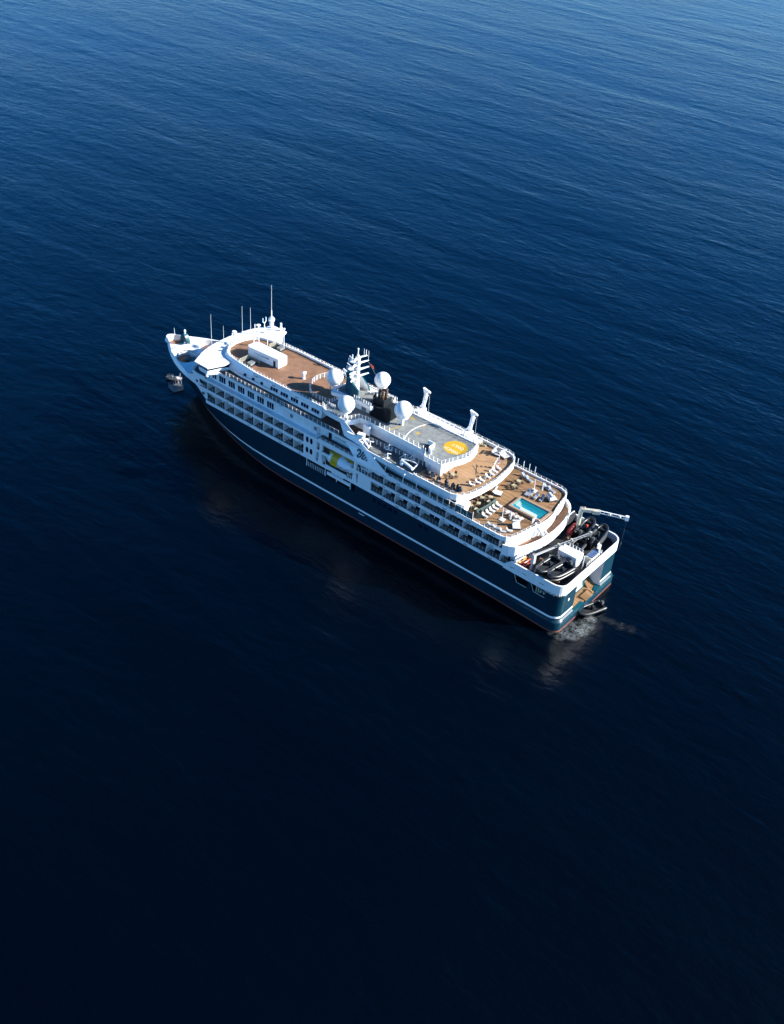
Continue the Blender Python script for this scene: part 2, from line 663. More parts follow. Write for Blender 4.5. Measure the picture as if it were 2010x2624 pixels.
def hb(x, z):
    """half breadth of the hull"""
    t = max(0.0, min(1.0, z / 12.0))
    xst = 115.5 + (126.4 - 115.5) * t ** 0.85
    xt = 74 + 21 * t
    p = 1.75 + 0.75 * t
    if x < 3.2:       # rounded stern corner
        q = (3.2 - x) / 2.2
        return B - 1.9 * (1 - sqrt(max(0, 1 - min(1, q) ** 2)))
    if x <= xt:
        return B
    uu = (x - xt) / (xst - xt)
    y = B * max(0.0, 1 - uu ** p)
    if t > .55:          # blunt rounded bow at rim height
        rr = 1.75 * (t - .55) / .45
        cx = xst - rr
        y = max(y, sqrt(max(0.0, rr * rr - (x - cx) ** 2))) if x > cx else max(y, rr if x > cx - .5 else 0)
    return y


def stem(z):
    t = max(0.0, min(1.0, z / 12.0))
    return 115.5 + (126.4 - 115.5) * t ** 0.85


def ztop(x):
    if x < 100.2:
        return 9.1
    if x < 104.4:
        q = (x - 100.2) / 4.2
        return 9.1 + 3.2 * (q * q * (3 - 2 * q))
    return 12.3 - 0.3 * (x - 104.4) / 22


ST = [1.0, 1.02, 1.08, 1.2, 1.4, 1.7, 2.1, 2.6, 3.2, 4.5, 8.0, 8.7, 12.0, 16, 24, 32, 40, 47, 53.7, 61, 68.0, 74, 80, 85, 90, 94, 97.5, 100.2, 101, 101.8, 102.6, 103.4, 104.4, 106, 108, 110, 112, 114, 116, 118, 120, 121.5, 123, 124.2, 125.2, 125.9, 126.3]


def sponson(x, z):
    # the stern shoulder sticks out below the stripe
    if z > 2.6 or x > 16:
        return 0.0
    return 0.45 * (1 - x / 16) * min(1, (2.6 - z) / 0.5)


def hull_band(z0, z1, nz, off=0.0, skip=(), stern=False, zt=None):
    # zt: heights of inner rows as absolute values
    """skin between z0 and z1 (z1 may be a function of x)"""
    mb = MB()
    for sgn in (1, -1):
        rows = []
        for k in range(nz + 1):
            row = []
            for x in ST:
                top = z1(x) if callable(z1) else z1
                z = z0 + (top - z0) * k / nz
                if zt and 0 < k < nz:
                    z = zt[k - 1]
                xm = min(x, stem(z) - 0.001)
                y = hb(xm, z) + off + sponson(x, z)
                xx = xm - (sponson(x, z) * 1.2 if x < 3.2 else 0)
                row.append((xx, sgn * y, z))
            rows.append(row)
        vs = [p for r in rows for p in r]
        n = len(ST)
        fs = []
        for k in range(nz):
            for i in range(n - 1):
                if sgn > 0 and any(a <= ST[i] + 1e-6 and ST[i + 1] <= b + 1e-6 and k >= kk for a, b, kk in skip):
                    continue
                fs.append((k * n + i, k * n + i + 1, (k + 1) * n + i + 1, (k + 1) * n + i))
        mb.add(vs, fs)
        yi = 0.0 if stern else 5.2            # transom part
        prev = None
        for k in range(nz + 1):
            x0, y0, z = rows[k][0]
            cur = ((x0, y0, z), (x0 - (0.12 if stern else 0), sgn * yi, z))
            if prev:
                mb.add([prev[0], prev[1], cur[1], cur[0]], [(0, 1, 2, 3)])
            prev = cur
    return mb


hull_band(-1.2, 0.34, 2, stern=True).build('boot_top', 'red', ship, smooth=True)
hull_band(0.34, 2.2, 3, stern=True).build('lower_hull', 'navy', ship, smooth=True)
hull_band(2.2, 3.0, 2).build('hull_shoulder', 'navy', ship, smooth=True)
hull_band(3.0, 3.5, 1, off=0.012).build('hull_stripe', 'stripe', ship, smooth=True)
hull = hull_band(3.5, lambda x: ztop(x), 4, skip=((53.7, 68.0, 2), (4.5, 8.0, 2), (8.7, 12.0, 2)), zt=(5.3, 7.1, 8.1)).build('hull', 'navy', ship, smooth=True)

# hull recesses (port side)
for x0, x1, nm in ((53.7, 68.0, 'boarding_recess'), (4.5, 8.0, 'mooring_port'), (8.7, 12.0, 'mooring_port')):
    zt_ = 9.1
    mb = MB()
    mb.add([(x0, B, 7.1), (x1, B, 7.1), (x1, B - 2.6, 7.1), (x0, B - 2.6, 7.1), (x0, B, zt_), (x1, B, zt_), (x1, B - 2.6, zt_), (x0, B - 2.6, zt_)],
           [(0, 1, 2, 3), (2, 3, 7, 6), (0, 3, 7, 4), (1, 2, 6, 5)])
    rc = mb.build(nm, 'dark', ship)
    fr = MB()
    if nm == 'mooring_port':
        if x0 > 8.5:
            fr.ptube([(x1, B + .06, zt_), (x1 - .9, B + .06, 7.15), (x0 + 0.1, B + .06, 7.15)], 0.09, 5)
        else:
            fr.ptube([(x1, B + .06, zt_), (x1 - .9, B + .06, 7.15), (x0, B + .06, 7.15)], 0.09, 5)
            fr.obox((x1 - 1.3, B - .3, 8.1), (.18, .18, 2.0)).obox((x1 - 1.75, B - .3, 8.1), (.14, .14, 2.0))
            fr.lathe([(.25, 0), (.25, .5), (.34, .55), (.34, .7)], (x0 + .6, B - .7, 7.2), 10)
            fr.lathe([(.25, 0), (.25, .5), (.34, .55), (.34, .7)], (x0 + 1.4, B - .7, 7.2), 10)
        fr.build('opening_frame', 'cream', rc)
    else:
        fr.rail([(x1 - .1, B - .1, 7.15), (62.6, B - .1, 7.15)], 1.2, .55, 2, .04)
        for xx in (x1 - .1, 62.3, 59, 55):
            fr.obox((xx, B - .1, 8.1), (.14, .14, 2))
        fr.build('railing', 'white', rc)
# cream chain fitting along the stern corner under the bulwark
fr = MB()
for i in range(14):
    a = radians(80 - i * 6)
    x = 3.4 - 2.2 * cos(a) if i < 13 else 1.3
    fr.obox((max(1.05, 4.3 - i * .28), hb(max(1.0, 4.3 - i * .28), 9) + .1, 9.0 + .1 * (i % 2)), (.3, .25, .25 + .25 * (i % 3 == 0)), 0)
fr.build('rope_fairlead', 'cream', ship)

# transom: swim platform cut in between y -5.2 and 5.2
mb = MB()
mb.prism([(0.72, -5.2), (0.72, 5.2), (4.6, 5.2), (4.6, -5.2)], 2.0, 2.2)
mb.build('swim_platform', 'teak2', ship)
mb = MB()
for sg in (1, -1):
    mb.add([(1.0, sg * 5.2, 2.2), (1.0, sg * 5.2, 9.1), (4.6, sg * 5.0, 9.1), (4.6, sg * 5.0, 2.2)], [(0, 1, 2, 3)])
mb.build('platform_side_wall', 'stained', ship)
mb = MB()
mb.box(3.1, 3.3, -2.6, 4.9, 2.2, 6.0)
td = mb.build('transom_door', 'teal', ship)
mb = MB()
mb.box(3.0, 3.09, -1.6, 2.4, 3.0, 3.5)
mb.build('name_board', 'white', td)
mb = MB()
for i in range(9):     # small painted lettering strokes above the name board
    mb.box(3.0, 3.09, -1.3 + i * .42, -1.3 + i * .42 + .22, 3.8 + .12 * (i % 3), 4.35 + .25 * ((i * 7) % 3))
mb.build('ship_name', 'white', td)
mb = MB()
mb.box(4.3, 4.6, -5.2, 5.2, 2.2, 9.1)
mb.build('transom_wall', 'dark', ship)
st_ = MB()
for i in range(7):
    st_.box(2.3 + i * .3, 2.6 + i * .3, -5.1, -2.9, 2.2, 2.4 + i * .3)
st_.build('side_stairs', 'teak2', ship)
st_ = MB()
for i in range(5):
    st_.box(0.45 + i * .3, 0.75 + i * .3 - .06, -2.0 + .0, 0.8, 2.22 - .02 * i, 2.30 + .07 * i)
for i in range(5):
    st_.box(0.7 + i * .28, 0.8 + i * .28, -2.6, -2.1, 2.22, 2.5 + .05 * i)
st_.build('boarding_steps', 'teak2', ship)
mb = MB()
mb.prism([(0.45, -10.1), (0.45, -3.0), (1.2, -3.0), (2.2, -6.0), (2.0, -10.3)], 2.21, 2.3)
mb.prism([(0.45, 1.6), (0.45, 9.0), (1.1, 9.2), (1.1, 4.8), (1.2, 1.6)], 2.21, 2.3)
mb.build('platform_lip', 'teal', ship)
# lamp and plates on hull
mb = MB()
mb.box(52.2 - 1.6, 52.2, B + .005, B + .06, 2.25, 2.42)
mb.lathe([(.22, -.03), (.22, .03)], (0, 0, 0), 14)
mb.build('draught_plate', 'stripe', ship)
mb = MB()
mb.sphere((1.02, 7.6, 6.6), .28, 12, (.35, 1, 1.3))
mb.build('stern_light', 'white', ship)
mb = MB()
for x in (48.6, 47.2, 45.7, 44.2, 42.8, 36, 34.5):
    mb.box(x - 1.0, x, B - .02, B + .012, 7.3, 8.3)
mb.build('hull_windows', 'glass', ship)

# zodiac deck bulwark
half = [(1.0, 0)] + [(1.0, 8.8)] + [(3.2 - 2.2 * cos(radians(a)), 9.1 + 2.2 * sin(radians(a)) * .9) for a in range(10, 91, 10)] + [(8, 11.1), (11.6, 11.1), (13.0, 11.1), (14.6, 11.06)]
o1 = [(x, y) for x, y in half]
path = [(x, -y) for x, y in reversed(o1[1:])] + o1
path = [p for i, p in enumerate(path)]
ztp = [9.9 if abs(y) > 11 and x > 14 else 11.45 for x, y in path]
mb = MB()
mb.wall(path, 9.0, ztp, 0.28)
mb.build('aft_bulwark', 'stained', ship, smooth=True)
mb = MB()
mb.prism(mirror([(1.15, 0), (1.15, 8.8), (3.2, 10.95), (14.5, 10.95), (14.5, 0)]), 9.6, 9.9)
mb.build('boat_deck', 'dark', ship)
mb = MB()
for (x, y) in ((12.5, 11.26), (9.6, 11.26), (5.6, 11.26)):
    mb.box(x - .5, x + .5, y - .03, y, 10.1, 10.2)
mb.build('drain_slot', 'dark', ship)

# slabs ------------------------------------------------------------
def side_half(xa, xf, y, ra=1.5):
    return [(xa, 0), (xa, y - ra)] + [(xa + ra * (1 - cos(radians(a))), y - ra + ra * sin(radians(a))) for a in (22, 45, 67)] + [(xa + ra, y), (xf, y), (xf, 0)]


mb = MB()
mb.prism(mirror([(12.2, 0), (12.2, B + .004), (100.3, B + .004), (100.3, 0)]), 9.1, F4)
mb.build('deck_four_slab', 'white', ship)
mb = MB()
mb.prism(mirror([(12.4, 0), (12.4, B - .12), (100.2, B - .12), (100.2, 0)]), F4, F4 + .004 + .01)
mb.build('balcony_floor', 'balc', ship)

# deck five slab with aft terrace
t5 = [(10.7, 0), (10.8, 2.0), (11.1, 4.5), (11.7, 6.9), (12.5, 8.9), (13.3, 9.9), (14.3, 10.6), (15.6, 11.0), (17, B + .003)]
mb = MB()
mb.prism(mirror(t5 + [(102.4, B + .003), (102.4, 0)]), 12.2, F5)
mb.build('deck_five_slab', 'white', ship)
inner = lambda pts, k: [(x + k, max(0, y - k * (0.9 if y > 1 else 0))) for x, y in pts]
mb = MB()
mb.prism(mirror(inner(t5, .2) + [(102.2, B - .12), (102.2, 0)]), F5, F5 + .014)
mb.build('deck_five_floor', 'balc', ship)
mb = MB()      # terrace bulwark
tp = t5 + [(17.0, B)]
pp = [(x, -y) for x, y in reversed(t5[1:8])] + t5[:8]
mb.wall(pp, 11.7, 14.15, 0.22)
mb.build('terrace_bulwark', 'white', ship, smooth=True)
mb = MB()
mb.prism(mirror(inner(t5, .25)[:8] + [(15.6, 9.2), (15.6, 0)]), F5 + .02, F5 + .05)
mb.build('terrace_floor', 'teak', ship)

# deck six slab, pool deck
t6 = [(12.55, 0), (12.75, 2.4), (13.4, 5.0), (14.05, 8.6), (14.5, 9.9), (15.2, 10.7), (16.4, B)]
POOL = [(13.55, -2.1), (13.55, 1.4), (20.4, 1.4), (20.4, -2.1)]
mb = MB()
mb.prism(mirror(t6 + [(104.0, B), (105.6, 10.2), (106.4, 8.0), (106.8, 0)]), 14.95, F6, holes=[POOL])
mb.build('deck_six_slab', 'white', ship)
mb = MB()
pp = [(x, -y) for x, y in reversed(t6[1:])] + t6
pp = [(64.6, -B)] + [(28.0, -B)] + pp + [(28.0, B), (64.6, B)]
mb.wall(pp, 14.9, 15.95, 0.2)
mb.build('pool_deck_bulwark', 'white', ship, smooth=True)
mb = MB()
pp = [(x + .14, -y + .1) for x, y in reversed(t6[1:6])] + [(x + .14, y - (.1 if y else 0)) for x, y in t6[:6]]
mb.wall(pp, 13.0, 14.94, 0.24)     # curved stern face below the pool deck
mb.build('stern_screen', 'white', ship, smooth=True)
mb = MB()
mb.prism(mirror(inner(t6, .16) + [(38, B - .12), (38, 0)]), F6 + .001, F6 + .02, holes=[POOL])
mb.build('pool_deck_floor', 'teak2', ship)
mb = MB()
mb.prism(mirror([(38.002, 0), (38.002, B - .12), (65.2, B - .12), (65.2, 0)]), F6 + .001, F6 + .02)
mb.build('promenade_floor', 'balc', ship)
mb = MB()
pr = [(x, y, 15.95) for x, y in t6[1:]] + [(28.0, B, 15.95)]
mb.rail(pr, .6, 1.35, 2, .04)
mb.rail([(x, -y, z) for x, y, z in pr] + [(64, -B, 15.95)], .6, 1.35, 2, .04)
mb.rail([(28, B, 15.95), (45, B, 15.95)], .55, 1.35, 3, .05)
mb.rail([(54.5, B, 15.95), (65.2, B, 15.95)], .55, 1.35, 3, .05)
mb.build('railing', 'white', ship)
mb = MB()
for x in (23.2, 24.65, 26.1, 27.6, 29.05, 30.6, 32.1):
    mb.tube((x, B, 15.9), (x, B, 17.95), .07, n=6)
    mb.tube((x, -B, 15.9), (x, -B, 17.95), .07, n=6)
mb.box(27.6, 30.6, B - .04, B + .04, 17.7, 17.8)
for x in (34, 37.5, 41, 45.8, 49.2):
    mb.ptube([(x, B, 16.0), (x, B, 17.2), (x, B - .4, 17.9), (x, 10.0, 18.0)], .08, 5)
mb.build('wind_screen_post', 'white', ship)
gg = MB()
for x0, x1 in ((23.25, 24.6), (24.7, 26.05), (26.15, 27.55)):
    gg.box(x0, x1, B - .02, B + .01, 16.0, 17.5)

# pool
mb = MB()
x0, x1, y0, y1 = 13.55, 20.4, -2.1, 1.4
mb.box(x0, x1, y0, y1, 14.5, 14.6)
for a in ((x0 - .15, x0, y0, y1), (x1, x1 + .15, y0, y1), (x0, x1, y0 - .15, y0), (x0, x1, y1, y1 + .15)):
    mb.box(*a, 14.5, 16.02)
pool = mb.build('pool', 'tile', ship)
mb = MB()
mb.box(x0 + .01, x1 - .01, y0 + .004, y0 + .25, 14.61, 15.2)
mb.box(x0 + .01, x1 - .01, y0 + .01, y0 + .75, 14.605, 14.62)
mb.build('pool_bench', 'tile2', pool)
mb = MB()
mb.wall([(x0 - .22, y0 - .25), (x0 - .22, y1 + .25), (x1 + .25, y1 + .25), (x1 + .25, y0 - .25)], 15.5, 16.08, 0.48, closed=True)
mb.build('pool_coping', 'coping', pool)
mb = MB()
for i in range(4):
    mb.box(x1 - .35 - i * .35, x1 - i * .35, -1.4, .2, 14.6, 15.7 - i * .28)
mb.build('pool_steps', 'cream', pool)
mb = MB()
mb.box(x1 - 1.5, x1 - .05, 0.3, 1.38, 14.6, 15.6)
mb.build('pool_ledge', 'tile2', pool)
wtr = bpy.data.materials.new('pool_water')
wtr.use_nodes = True
wp = wtr.node_tree.nodes['Principled BSDF']
wp.inputs['Base Color'].default_value = (0.02, 0.45, 0.55, 1)
wp.inputs['IOR'].default_value = 1.33
wp.inputs['Roughness'].default_value = 0.05
wp.inputs['Alpha'].default_value = 0.3
_n = wtr.node_tree.nodes.new('ShaderNodeTexNoise')
_n.inputs['Scale'].default_value = 1.2
_b = wtr.node_tree.nodes.new('ShaderNodeBump')
_b.inputs['Distance'].default_value = 0.12
wtr.node_tree.links.new(_n.outputs[0], _b.inputs['Height'])
wtr.node_tree.links.new(_b.outputs[0], wp.inputs['Normal'])
mb = MB()
mb.add([(x0, y0, 15.86), (x1, y0, 15.86), (x1, y1, 15.86), (x0, y1, 15.86)], [(0, 1, 2, 3)])
pw = mb.build('pool_water', wtr, pool)
pw.visible_shadow = True

# cabin blocks ------------------------------------------------------
YI = 9.2
mb = MB()
mb.prism(mirror([(12.6, 0), (12.6, YI), (103.2, YI), (104, 0)]), F4 + .01, 12.2)
mb.build('deck_four_house', 'white', ship)
mb = MB()
mb.prism(mirror([(14.6, 0), (14.6, YI), (103.4, YI), (105.4, 0)]), F5 + .01, 14.95)
mb.build('deck_five_house', 'white', ship)
mb = MB()
mb.prism(mirror([(31.2, 0), (31.2, 8.9), (66.2, 8.9), (66.2, 9.8), (100.4, 9.8), (100.6, 7.6), (104.4, 7.6), (105.6, 0)]), F6 + .002, 17.85)
mb.build('deck_six_house', 'stained', ship)
mb = MB()          # dark cafe front under the sun deck
mb.prism(mirror([(27.5, 0), (27.5, 7.5), (31.2, 8.0), (31.2, 0)]), F6 + .03, 17.8)
mb.build('cafe_front', 'glass', ship)
mb = MB()
mb.prism([(26.0, 8.2), (26.0, 10.2), (27.9, 10.7), (28.3, 8.2)], F6 + .03, 17.6)
mb.build('stair_housing', 'white', ship)

# deck seven
t7 = [(25.7, 0), (25.75, 1.8), (26.0, 4.5), (26.6, 7.6), (27.3, 8.9), (28.3, 9.9), (29.6, 10.3), (38.3, 10.4)]
mb = MB()
mb.prism(mirror(t7 + [(39.2, 9.95), (100.4, 9.85), (102, 8), (103.4, 0)]), 17.85, F7)
mb.build('deck_seven_slab', 'white', ship)
mb = MB()
pp = [(39.2, -10.0)] + [(x, -y) for x, y in reversed(t7[1:])] + t7 + [(39.2, 10.0)]
mb.wall(pp, 17.55, 18.95, 0.2)
mb.build('sun_deck_bulwark', 'white', ship, smooth=True)
mb = MB()
for s in (1, -1):
    mb.wall([(39.2, s * 9.95), (57.6, s * 9.95)], 17.2, 18.4, .16)
mb.build('boat_platform_edge', 'white', ship)
mb = MB()
mb.prism(mirror(inner(t7, .15) + [(39.0, 9.8), (39.0, 0)]), F7 + .001, F7 + .02)
mb.build('sun_deck_floor', 'teakl', ship)
mb = MB()
mb.prism(mirror([(39.01, 0), (39.01, 9.85), (57.4, 9.85), (57.4, 0)]), F7 + .001, F7 + .02)
mb.build('boat_platform_floor', 'dgrey', ship)
mb = MB()
mb.prism(mirror([(57.41, 0), (57.41, 9.7), (100.2, 9.7), (101.6, 8), (103.0, 0)]), F7 + .001, F7 + .02)
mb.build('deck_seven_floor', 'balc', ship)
mb = MB()
pr = [(x, y, 18.95) for x, y in t7]
mb.rail(pr, .55, 1.4, 2, .04)
mb.rail([(x, -y, z) for x, y, z in pr] + [(57, -10, 18.4)], .6, 1.4, 3, .04)
mb.rail([(60.0, 9.8, F7), (94.5, 9.8, F7)], 1.1, 1.25, 4, .035)
mb.rail([(60.0, -9.8, F7), (94.5, -9.8, F7)], 1.1, 1.25, 4, .035)
mb.rail([(40.2, 5.8, F7), (53.8, 6.9, F7)], 1.1, 1.0, 4, .05)
mb.build('railing', 'white', ship)

# deck eight houses
mb = MB()
prof = [(67.0, 7.7), (92, 7.7), (97.0, 7.2), (100.2, 4.6), (101.4, 0)]
prt = [(67.0, 7.3), (90, 7.35), (95.6, 6.5), (98.9, 4.3), (100.6, 0)]
mb.prism(mirror([(67.0, 0)] + prof), F7 + .03, 20.1, poly_top=mirror([(67.0, 0)] + prt))
mb.build('deck_seven_house', 'white', ship)
t8 = [(67.2, 7.0), (88, 7.1), (91.5, 6.7), (95.6, 6.2), (98.2, 5.5), (99.8, 4.1), (100.7, 2.2), (101.0, 0)]
mb = MB()
mb.prism(mirror([(67.2, 0)] + [(x, y + .25) if y else (x, y) for x, y in t8]), 20.1, F8)
mb.build('deck_eight_slab', 'white', ship)
mb = MB()
mb.prism(mirror([(67.21, 0)] + [(x - .1, max(0, y - .05)) for x, y in t8]), F8 + .001, F8 + .02)
mb.build('upper_sun_deck_floor', 'teak', ship)
mb = MB()
t8s = [t8[0]] + smooth_path(t8[1:], 3)
pp = [(x, y) for x, y in t8s] + [(x, -y) for x, y in reversed(t8s[:-1])]
mb.wall(pp, 20.0, 20.98, .24)
mb.build('upper_deck_bulwark', 'white', ship, smooth=True)
mb = MB()
# sloped fascia round the front of the upper deck
for s in (1, -1):
    ra = [(x, s * (y + .1), 20.9) for x, y in t8s[1:]]
    fq = lambda x: max(0.0, min(1.0, (x - 90.5) / 6))
    rb = [(x + 1.2 * fq(x) * (x - 90) / 11, s * (y + .55 + .9 * fq(x) * min(1, y / 3)) if y else 0, 20.0 - 1.1 * fq(x)) for x, y in t8s[1:]]
    rb[-1] = (rb[-1][0] + .6, 0, rb[-1][2])
    n = len(ra)
    mb.add(ra + rb, [(i, i + 1, n + i + 1, n + i) for i in range(n - 1)])
mb.build('upper_fascia', 'white', ship, smooth=True)
mb = MB()
pr = [(x, y, 20.98) for x, y in t8]
mb.rail(pr, .5, 1.0, 2, .042)
mb.rail([(x, -y, z) for x, y, z in pr], .5, 1.0, 2, .042)
mb.build('railing', 'white', ship)

mb = MB()
for i, x in enumerate((61.8, 59.4, 56.6, 46.6, 44.2, 41.7, 36.4)):
    mb.obox((x, -8.7, F7 + .45), (.9, .7, .8))
mb.build('far_side_locker', 'cream', ship)
# windows ------------------------------------------------------------
for k in range(6):
    mb = MB()
    xa = 94.75 - 3.09 * k
    for q in range(3):
        mb.box(xa + q * .72, xa + q * .72 + .58, 9.78, 9.83, 15.9, 17.45)
        mb.box(xa + q * .72, xa + q * .72 + .58, -9.83, -9.78, 15.9, 17.45)
    mb.build('window', 'glass', ship)
mb = MB()
for q in range(2):
    mb.box(97.8 + q * .75, 98.35 + q * .75, 9.78, 9.83, 15.9, 17.3)
mb.build('window', 'glass', ship)
for k in range(5):
    mb = MB()
    xa = 80.3 - 3.13 * k
    for q in range(3):
        x = xa + q * .78
        mb.add([(x, 7.62, 18.95), (x + .64, 7.62, 18.95), (x + .64, 7.50, 19.75), (x, 7.50, 19.75)], [(0, 1, 2, 3)])
        mb.add([(x, -7.62, 18.95), (x + .64, -7.62, 18.95), (x + .64, -7.50, 19.75), (x, -7.50, 19.75)], [(0, 1, 2, 3)])
    mb.build('window', 'glass', ship)
for k in range(3):
    mb = MB()
    x = 90.2 - 2.65 * k
    mb.add([(x, 7.62, 18.95), (x + .8, 7.62, 18.95), (x + .8, 7.52, 19.6), (x, 7.52, 19.6)], [(0, 1, 2, 3)])
    mb.build('window', 'glass', ship)
for z in (11.4, 14.1):
    for x in (67.8, 66.6):
        mb = MB()
        pts = []
        for i in range(20):
            a = 2 * pi * i / 20
            pts.append((x + .38 * (1 if cos(a) > 0 else -1) * abs(cos(a)) ** .7, z + .72 * (1 if sin(a) > 0 else -1) * abs(sin(a)) ** .8))
        mb.xz(pts, B + .01, B + .04)
        mb.build('porthole', 'glass', ship)
mb = MB()
for (x, z) in ((103.6, 13.5), (101.6, 11.0)):
    mb.box(x - .35, x + .35, hb(x, z) - .02, hb(x, z) + .03, z - .3, z + .25)
mb.build('side_light', 'glass', ship)
# side plating between balconies
mb = MB()
mb.box(65.4, 68.9, B - .3, B, F4, 14.95)
mb.box(65.4, 68.9, -B, -B + .3, F4, 14.95)
mb.box(49.4, 53.0, B - .3, B, F4, 12.2)
mb.box(49.4, 68.9, -B, -B + .3, F4, 14.95)
mb.build('side_plating', 'white', ship)
mb = MB()
mb.box(52.4, 53.6, YI - .1, YI + .06, F4 + .05, 12.0)
mb.build('side_door', 'blue', ship)
mb = MB()
for x, z in ((77.0, 17.4), (71.2, 17.3), (82.5, 17.4)):
    mb.box(x - .45, x + .45, 9.86, 9.89, 17.95, 18.1)
for x in (87, 81.5, 74.5):
    mb.box(x - .4, x + .4, 7.62, 7.66, 20.25, 20.38)
for x in (93, 86, 76, 70):
    mb.box(x - .4, x + .4, B + .006, B + .02, 9.35, 9.47)
    mb.box(x - .4, x + .4, B + .006, B + .02, 12.4, 12.52)
for x in (46, 42, 37, 30, 24, 18):
    mb.box(x - .5, x + .5, B + .006, B + .02, 9.3, 9.45)
    mb.box(x - .5, x + .5, B + .006, B + .02, 12.4, 12.55)
    mb.box(x - .5, x + .5, B + .102, B + .115, 15.15, 15.3)
mb.build('scupper', 'dark', ship)
mb = MB()
for x in (73.8, 66.6):
    mb.box(x - .4, x + .4, 9.8, 9.86, 16.4, 17.3)
mb.build('vent_grille', 'grey', ship)
mb = MB()
mb.box(62.6, 63.5, 8.9, 8.96, F6 + .1, 17.5)
mb.build('side_door', 'glass', ship)
mb = MB()
for x0, x1 in ((56.6, 61.6), (41, 46.5), (33, 39.5), (47.5, 49)):
    mb.box(x0, x1, 8.9, 8.97, 16.55, 16.63)
for x0, x1 in ((86, 93), (82, 85.5)):
    mb.box(x0, x1, 7.7, 7.74, 19.0, 19.06)
mb.build('handrail', 'dark', ship)

# white upper bow plating, foredeck
XR = [x for x in ST if x >= 100.2]


def rim_z(x):
    if x < 104.6:
        return 14.95
    if x < 108:
        q = (x - 104.6) / 3.4
        return 14.95 - 1.75 * (q * q * (3 - 2 * q))
    return 13.2 - .3 * (x - 108) / 18


def rim_y(x):
    z = ztop(x)
    y = hb(min(x, 126.39), 12.0)
    return max(0.0, y - (0.55 if x > 106 else 0.0) * min(1, (x - 106) / 4) * min(1, y / 3))


mb = MB()
for s in (1, -1):
    rows = []
    for k in range(4):
        row = []
        for x in XR:
            zb = ztop(x)
            zr = rim_z(x)
            q = k / 3
            z = zb + (zr - zb) * q
            yb = hb(min(x, stem(zb) - .001), zb)
            y = yb + (rim_y(x) - yb) * q
            row.append((x - (0.35 * q if x > 125 else 0), s * (y + .01), z))
        rows.append(row)
    n = len(XR)
    fs = []
    for k in range(3):
        for i in range(n - 1):
            if XR[i + 1] <= 102.65 and s > 0 and k == 2:
                continue
            fs.append((k * n + i, k * n + i + 1, (k + 1) * n + i + 1, (k + 1) * n + i))
    mb.add([p for r in rows for p in r], fs)
mb.build('bow_plating', 'white', ship, smooth=True)
rim = [(x - (0.35 if x > 125 else 0), rim_y(x)) for x in XR if x >= 107.9]
outl = [(107.9, 0)] + rim + [(126.05, 0)]
ell = lambda cx, cy, a, b, n=16: [(cx + a * cos(2 * pi * i / n), cy + b * sin(2 * pi * i / n)) for i in range(n)]
tip = [(120.6, 1.7), (121.4, 2.3), (122.6, 2.45), (123.8, 1.85), (124.8, 1.15), (125.3, .5), (125.4, 0), (125.3, -.5), (124.8, -1.15), (123.8, -1.85), (122.6, -2.45), (121.4, -2.3), (120.6, -1.7), (120.3, 0)]
pk = smooth_path([(117.6, 4.6), (116.2, 5.9), (114.2, 6.9), (112.6, 6.6), (111.6, 4.8), (111.6, 2.6), (112.6, 1.2), (114.6, .9), (116.4, 1.4), (117.5, 2.8), (117.6, 4.6)], 3)[:-1]
pks = [(x, -y) for x, y in reversed(pk)]
mb = MB()
mb.prism(mirror(outl), 12.75, 13.05, holes=[tip, pk, pks])
mb.build('foredeck', 'white', ship)
mb = MB()
for hpts, zf in ((tip, 11.4), (pk, 11.5), (pks, 11.5)):
    n = len(hpts)
    mb.add([(x, y, zf) for x, y in hpts] + [(x, y, 12.9) for x, y in hpts], [(i, (i + 1) % n, n + (i + 1) % n, n + i) for i in range(n)])
mb.build('well_coaming', 'stained', ship, smooth=True)
mb = MB()
for hpts, zf in ((tip, 11.41),):
    mb.prism(hpts, zf - .05, zf)
mb.build('bow_well_floor', 'teak', ship)
mb = MB()
for hpts, zf in ((pk, 11.51), (pks, 11.51)):
    mb.prism(hpts, zf - .05, zf)
mb.build('mooring_deck_floor', 'balc', ship)
mb = MB()
for s in (1, -1):
    mb.lathe([(.45, 0), (.5, .7), (.7, .8), (.7, .95), (.3, 1.0)], (114.8, s * 3.8, 11.55), 14)
    mb.obox((113.2, s * 3.0, 12.0), (1.6, 1.2, .9))
    mb.tube((112.6, s * 2.2, 12.2), (112.6, s * 4.4, 12.2), .5, n=10)
mb.build('mooring_winch', 'grey', ship)
mb = MB()
for i in range(6):
    mb.obox((112.4 + i * .55, 1.7 + .1 * i, 12.6), (.08, .5, 1.3))
mb.rail([(110.0, -2.4, 13.05), (113.5, -1.0, 13.05), (116, -.6, 13.05)], .9, .6, 2, .05)
mb.build('railing', 'white', ship)
# breakwater ridge on the foredeck
mb = MB()
mb.wall([(118.6, 5.4), (119.0, 2.6), (118.2, .4), (117.0, -.7)], 13.05, 13.55, .35)
mb.wall([(119.2, -.4), (118.4, -2.8), (117.4, -4.8)], 13.05, 13.4, .3)
mb.build('breakwater', 'white', ship)
